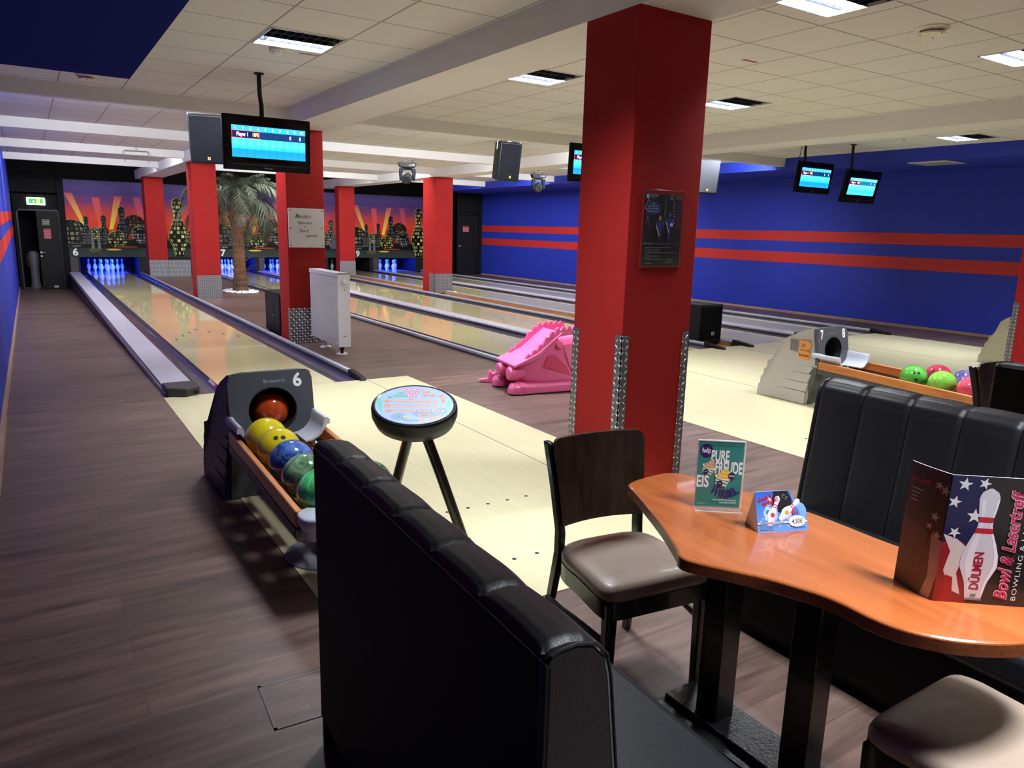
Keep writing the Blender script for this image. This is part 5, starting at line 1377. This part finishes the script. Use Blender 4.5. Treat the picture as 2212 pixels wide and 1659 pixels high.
def cup(u, v, s, rot, swirl):
    c, si = math.cos(rot), math.sin(rot)
    f = lambda x, y: (u+s*(x*c-y*si), v+s*(x*si+y*c))
    p.poly([f(-.022, 0), f(.022, 0), f(.015, -.026), (f(-.015, -.026))], (226, 232, 214))
    for k in range(3): a = -.006-.008*k; p.poly([f(-.0215-a*.25*-1*.0, a), f(.021+a*.27, a), f(.0205+a*.27, a-.0035), f(-.0205-a*.27, a-.0035)], (58, 136, 116))
    p.disc(*f(0, 0), .0235*s, .0075*s, (238, 238, 226), rot=rot)
    for k in range(6): p.disc(*f(.001*k, .003+.0042*k), (.019-.003*k)*s, (.007-.0006*k)*s, swirl[k % 2], rot=rot+.1)
    p.disc(*f(-.004, -.018), .0085*s, .0085*s, (30, 40, 84)); p.line([f(-.008, -.019), f(-.004, -.016), f(-.001, -.019)], .0012, (220, 224, 230))
cup(.038, .128, .95, -.32, ((196, 156, 118), (222, 186, 146)))
# curved dark blue word along the bottom cup
def warp_arc(a, b, R_=.075): th = a/R_; return ((R_-b)*math.sin(th), R_-(R_-b)*math.cos(th))
fat('WIRBEL', .094, .036, .025, .108, col=(52, 36, 112), warp=warp_arc)
cup(.085, .098, 1.12, -.2, ((232, 186, 70), (250, 214, 110)))
p.disc(.113, .104, .0115, .0115, (34, 42, 66)); p.text('taste', .113, .1015, .006, (214, 220, 226), w=.019, bold=.02)
p.text('FRISCH GEWIPPTES ITALIAN GELATO,', .134, .026, .0045, (214, 228, 224), w=.076, align='r', bold=.02); p.text('VEGAN SORBET UND FROYO', .134, .0185, .0045, (214, 228, 224), w=.055, align='r', bold=.02); p.text('de.fwip.com', .008, .014, .0038, (196, 214, 210), w=.027, align='l')
p.rect(.0, SH-.006, SW, SH-.004, (34, 108, 104))
p.build('printed_face', PRG, t)

# tent card
O2 = Vector((.164, -5.897, TZ)); U2 = Vector((.142, -.053, 0)).normalized(); N2 = U2.cross(Vector((0, 0, 1)))
TWD, THT = .152, .105; lean = .035
def T3(u, v, e=0): f = v/THT; return O2+U2*u+Vector((0, 0, 1))*v-N2*lean*f+N2*e
t = thing('tent_card', 'small blue folded price card with bowling pins', 'price card', (.22, -5.93, TZ))
shape = [(0, 0), (TWD, 0), (TWD, .055), (TWD-.006, .066), (TWD-.012, .07), (TWD-.022, .07), (TWD-.03, .078), (TWD-.038, .082), (TWD-.042, .097), (TWD-.052, THT), (0, THT)]
mb = MB(); n = len(shape); mb.add([T3(u, v, 0) for u, v in shape]+[T3(u, v, -.0012) for u, v in shape], [tuple(range(n)), tuple(range(2*n-1, n-1, -1))]+[(i, (i+1) % n, n+(i+1) % n, n+i) for i in range(n)]); obj('front_leaf', mb, bpy.data.materials['paper_white'], t, smooth=0)
def B3(u, v): f = v/THT; return O2+U2*u+Vector((0, 0, 1))*v-N2*(2*lean-lean*f)
mb = MB(); w2 = TWD-.052; mb.quad(B3(0, 0), B3(TWD, 0), B3(TWD, .05), B3(w2, THT), B3(0, THT)); mb.quad(B3(0, .0), B3(TWD, 0), T3(TWD, 0), T3(0, 0)); mb.quad(B3(0, 0), T3(0, .0), T3(0, THT-.002), B3(0, THT)); obj('back_leaf', mb, bpy.data.materials['paper_white'], t, smooth=0, recalc=False)
p = Print(lambda u, v, e: T3(u, v, .0003+e), .00008)
p.poly(shape, [(104, 160, 226), (96, 150, 226), (110, 170, 238), (110, 170, 238), (110, 170, 238), (120, 176, 240), (120, 176, 240), (110, 170, 238), (40, 90, 190), (30, 84, 190), (32, 100, 206)])
rnd = random.Random(5)
for i in range(60):
    u, v = rnd.uniform(.004, TWD-.01), rnd.uniform(.004, .05); s = rnd.uniform(.002, .007); p.poly([(u, v), (u+s, v+s*.3), (u+s*.6, v+s)], rnd.choice([(150, 194, 244), (70, 130, 214), (190, 216, 250)])); p.l -= 1
p.disc(.079, .076, .031, .0285, (22, 22, 26)); p.poly([(.052, .07), (.106, .07), (.099, THT-.001), (.055, THT-.001)], (22, 22, 26))
for a, b in ((.086, .09), (.095, .084)): p.disc(a, b, .0052, .0052, (120, 126, 130)); p.disc(a+.001, b-.001, .0042, .0042, (22, 22, 26))
def minipin(u, v, H, rot, c=(230, 232, 246), bands=True, dot=(206, 50, 50)):
    cr, si = math.cos(rot), math.sin(rot); f = lambda x, y: (u+x*cr-y*si, v+x*si+y*cr); hs = [i/18 for i in range(19)]
    p.poly([f(-pin_r(h)*H*1.15, h*H) for h in hs]+[f(pin_r(h)*H*1.15, h*H) for h in reversed(hs)], c)
    p.poly([f(pin_r(h)*H*.55, h*H) for h in hs]+[f(pin_r(h)*H*1.12, h*H) for h in reversed(hs)], (178, 190, 236))
    for h in (.6, .68): p.poly([f(-.068*H*1.1, h*H), f(.068*H*1.1, h*H), f(.068*H*1.1, (h+.03)*H), f(-.068*H*1.1, (h+.03)*H)], (200, 40, 60))
    p.disc(*f(0, .36*H), .0062, .0062, dot)
minipin(.028, .03, .062, -.25, (190, 210, 244), dot=(40, 150, 150)); minipin(.036, .016, .083, -.42); minipin(.068, .03, .082, -.92, dot=(214, 150, 60))
p.text('drink it', .03, .084, .0115, (206, 30, 54), w=.045, bold=.02, rot=.28, shear=.15); p.text('strike it!', .044, .074, .0115, (206, 30, 54), w=.05, bold=.02, rot=.24, shear=.15)
p.rect(0, .021, TWD, .026, (206, 208, 214)); p.text('STRIKE', .008, .0222, .0034, (50, 52, 60), w=.018, align='l', bold=.03); p.text('MAKER', .028, .0222, .0034, (190, 40, 50), w=.02, align='l', bold=.03); p.text('- der Bowlingspa\u00df', .05, .0222, .003, (60, 60, 70), w=.03, align='l')
p.text('Classic - Waldmeistergeschmack', .006, .0155, .003, (150, 50, 70), w=.054, align='l'); p.text('Fruity - mit Fruchtgenuss', .006, .0108, .003, (40, 50, 90), w=.04, align='l'); p.rect(.006, .0068, .05, .0084, (150, 120, 150)); p.rect(.11, .008, .145, .0092, (50, 70, 130))
p.text('4', .109, .043, .016, (206, 40, 54), w=.011, bold=.03, shear=.2); p.text('cl', .121, .043, .011, (190, 40, 60), w=.012)
p.disc(.12, .025, .026, .0148, (222, 222, 228)); p.text('4,50\u20ac', .121, .019, .0125, (24, 24, 30), w=.034, shear=.2, bold=.01)
p.build('printed_face', PRN, t)

# folded menu card
F0 = Vector((.197, -6.352, TZ)); DR = Vector((.150, -.122, 0)).normalized(); DL = Vector((.012, .10, 0)).normalized()
MH = .296; MWD = .21
t = thing('menu_card', 'tall dark folded menu card with a bowling pin and flag', 'menu', (.25, -6.36, TZ))
tilt = Vector((.010, .0, 0))
def MR(u, v, e): return F0+DR*u+Vector((0, 0, 1))*v+tilt*(v/MH)+DR.cross(Vector((0, 0, 1)))*e
def ML(u, v, e): d = DL*(MWD-u)*1.; k = (MWD-u)/MWD; return F0+d+Vector((.035*k*k, 0, 0))+Vector((0, 0, 1))*v+tilt*(v/MH)*(1+1.2*k)-DL.cross(Vector((0, 0, 1)))*e
WL = .105
def ML(u, v, e): k = (WL-u)/WL; return F0+DL*(WL-u)+Vector((.012*k*k, 0, 0))+Vector((0, 0, 1))*(v+.0*k)+tilt*(v/MH)-DL.cross(Vector((0, 0, 1)))*e
mb = MB(); mb.hexa([MR(0, 0, 0), MR(MWD, 0, 0), MR(MWD, 0, -.002), MR(0, 0, -.002), MR(0, MH, 0), MR(MWD, MH, 0), MR(MWD, MH, -.002), MR(0, MH, -.002)])
mb.grid(lambda u, v: ML(WL*u, MH*v, -.0005), 8, 2); mb.grid(lambda u, v: ML(WL*u, MH*v, -.0025), 8, 2); mb.grid(lambda u, v: ML(WL*u, MH, -.0025+.002*v), 8, 1)
cd = obj('card', mb, bpy.data.materials['paper_white'], t, smooth=0)
p = Print(MR, .00008)
p.rect(0, 0, MWD, MH, (38, 32, 32))
p.poly([(0, .1), (.07, .1), (.075, .2), (.065, MH-.002), (0, MH-.002)], (30, 30, 66)); p.poly([(0, 0), (.07, 0), (.062, .13), (.03, .15), (0, .14)], (128, 28, 34)); p.poly([(.0, .16), (.03, .15), (.055, .13), (.04, .07), (.055, .02), (.03, .03), (.012, .075), (.02, .12)], (196, 184, 180)); p.poly([(.008, 0), (.04, .0), (.034, .06), (.018, .065)], (150, 22, 28))
for u, v, r, ro in ((.028, .276, .016, .1), (.068, .28, .014, .3), (.012, .235, .015, .2), (.058, .205, .018, 0), (.022, .165, .014, .5)): p.star(u, v, r, (206, 204, 206), ro)
hs = [i/30 for i in range(31)]; PH = .258; pu, pv = .083, .012
p.poly([(pu-pin_r(h)*PH*.97, pv+h*PH) for h in hs]+[(pu+pin_r(h)*PH*.97, pv+h*PH) for h in reversed(hs)], (196, 190, 196))
p.poly([(pu-pin_r(h)*PH*.7, pv+h*PH) for h in hs[2:28]]+[(pu-pin_r(h)*PH*.3, pv+h*PH) for h in reversed(hs[2:28])], (212, 206, 212)); p.poly([(pu+pin_r(h)*PH*.75, pv+h*PH) for h in hs[1:28]]+[(pu+pin_r(h)*PH*.95, pv+h*PH) for h in reversed(hs[1:28])], (226, 220, 228))
for a, b in ((.60, .645), (.70, .745)): q = [a+(b-a)*i/5 for i in range(6)]; p.poly([(pu-pin_r(h)*PH*.97, pv+h*PH) for h in q]+[(pu+pin_r(h)*PH*.97, pv+h*PH) for h in reversed(q)], (176, 26, 44))
p.rect(pu-.018, pv-.003, pu+.018, pv+.002, (120, 116, 124))
p.text('DÜLMEN', pu+.008, .035, .02, (160, 24, 62), w=.088, align='l', rot=PI/2, bold=.02); p.rect(pu-.006, .018, pu+.006, .024, (120, 110, 116))
p.text('Bowl & Lasertreff', .152, .015, .027, (214, 150, 166), w=.255, align='l', rot=PI/2, bold=.05, shear=.25); p.text('Bowl & Lasertreff', .152, .015, .027, (172, 32, 70), w=.255, align='l', rot=PI/2, bold=.01, shear=.25)
p.text('BOWLING & LASERTAG', .172, .015, .0105, (216, 210, 212), w=.25, align='l', rot=PI/2, space=1.15)
p.build('printed_front', PRG, cd)
p = Print(ML, .00008)
for i in range(8):
    a, b = WL*i/8, WL*(i+1)/8; p.rect(a, 0, b, MH, (88, 78, 68)); p.l -= 1
p.l += 1
p.poly([(WL*.62, .15), (WL*.999, .1), (WL*.999, MH-.004), (WL*.75, MH-.02)], (32, 32, 64)); p.poly([(WL*.5, 0), (WL*.999, 0), (WL*.999, .16), (WL*.7, .17)], (112, 26, 32)); p.poly([(WL*.68, .0), (WL*.8, .05), (WL*.74, .15), (WL*.999, .14), (WL*.999, .06), (WL*.9, 0)], (184, 172, 168))
for u, v, r in ((.078, .262, .011), (.094, .255, .013), (.08, .19, .012), (.07, .165, .009), (.09, .15, .012)): p.star(u, v, r, (200, 198, 200), .2)
p.text('Bowl & Lasertreff', .032, .255, .014, (190, 80, 104), w=.048, bold=.03, shear=.25)
for i in range(4): p.rect(.012, .236-.009*i, .012+(.03, .022, .018, .02)[i], .239-.009*i, (190, 186, 184))
p.build('printed_back', PRG, cd)

# ================================================================ floor hatch
t = thing('floor_hatch', 'square floor access hatch in the dark wood floor beside the black bench', 'hatch', (-.79, -4.88, 0), R(-3))
dm = root_matrix(t)
mb = MB(); mb.box(-.125, .125, -.13, .11, 0, .0022); mb.xf(dm); obj('lid', mb, FLOORM, t, smooth=0)
mb = MB()
for a in ((-.133, .133, -.138, -.128), (-.133, .133, .108, .118), (-.133, -.123, -.138, .118), (.123, .133, -.138, .118)): mb.box(*a, 0, .003)
mb.box(-.045, .0, .088, .092, 0, .003); mb.box(-.045, -.041, .088, .106, 0, .003); mb.box(-.004, .0, .088, .106, 0, .003); mb.xf(dm); obj('frame', mb, M('hatch_frame', (84, 80, 80), .4), t, smooth=0)

# ================================================================ camera + world
cam = bpy.data.cameras.new('camera'); co = bpy.data.objects.new('camera', cam); COL.objects.link(co); SC.camera = co
a, p_, r_ = .5778, -.2051, .0266
fwd = Vector((math.sin(a)*math.cos(p_), math.cos(a)*math.cos(p_), math.sin(p_))); rt = Vector((math.cos(a), -math.sin(a), 0)); up = rt.cross(fwd)
r2 = rt*math.cos(r_)+up*math.sin(r_); u2 = -rt*math.sin(r_)+up*math.cos(r_)
m3 = Matrix((r2, u2, -fwd)).transposed()
co.matrix_world = Matrix.Translation((-1.4468, -7.1151, 1.5579)) @ m3.to_4x4()
cam.sensor_width = 36; cam.sensor_fit = 'HORIZONTAL'; cam.lens = 1595.53/2212*36; cam.clip_start = .02; cam.clip_end = 100
w = bpy.data.worlds.new('world'); SC.world = w; w.use_nodes = True
w.node_tree.nodes['Background'].inputs[0].default_value = (.05, .05, .055, 1); w.node_tree.nodes['Background'].inputs[1].default_value = .3
vs = SC.view_settings; vs.view_transform = 'Standard'; vs.look = 'None'; vs.gamma = 1; vs.exposure = EXPO; vs.use_curve_mapping = False
SC.cycles.max_bounces = 8; SC.cycles.diffuse_bounces = 5; SC.cycles.glossy_bounces = 4; SC.cycles.transmission_bounces = 6; SC.cycles.sample_clamp_indirect = 6; SC.cycles.use_denoising = True
SC.cycles.caustics_reflective = False; SC.cycles.caustics_refractive = False
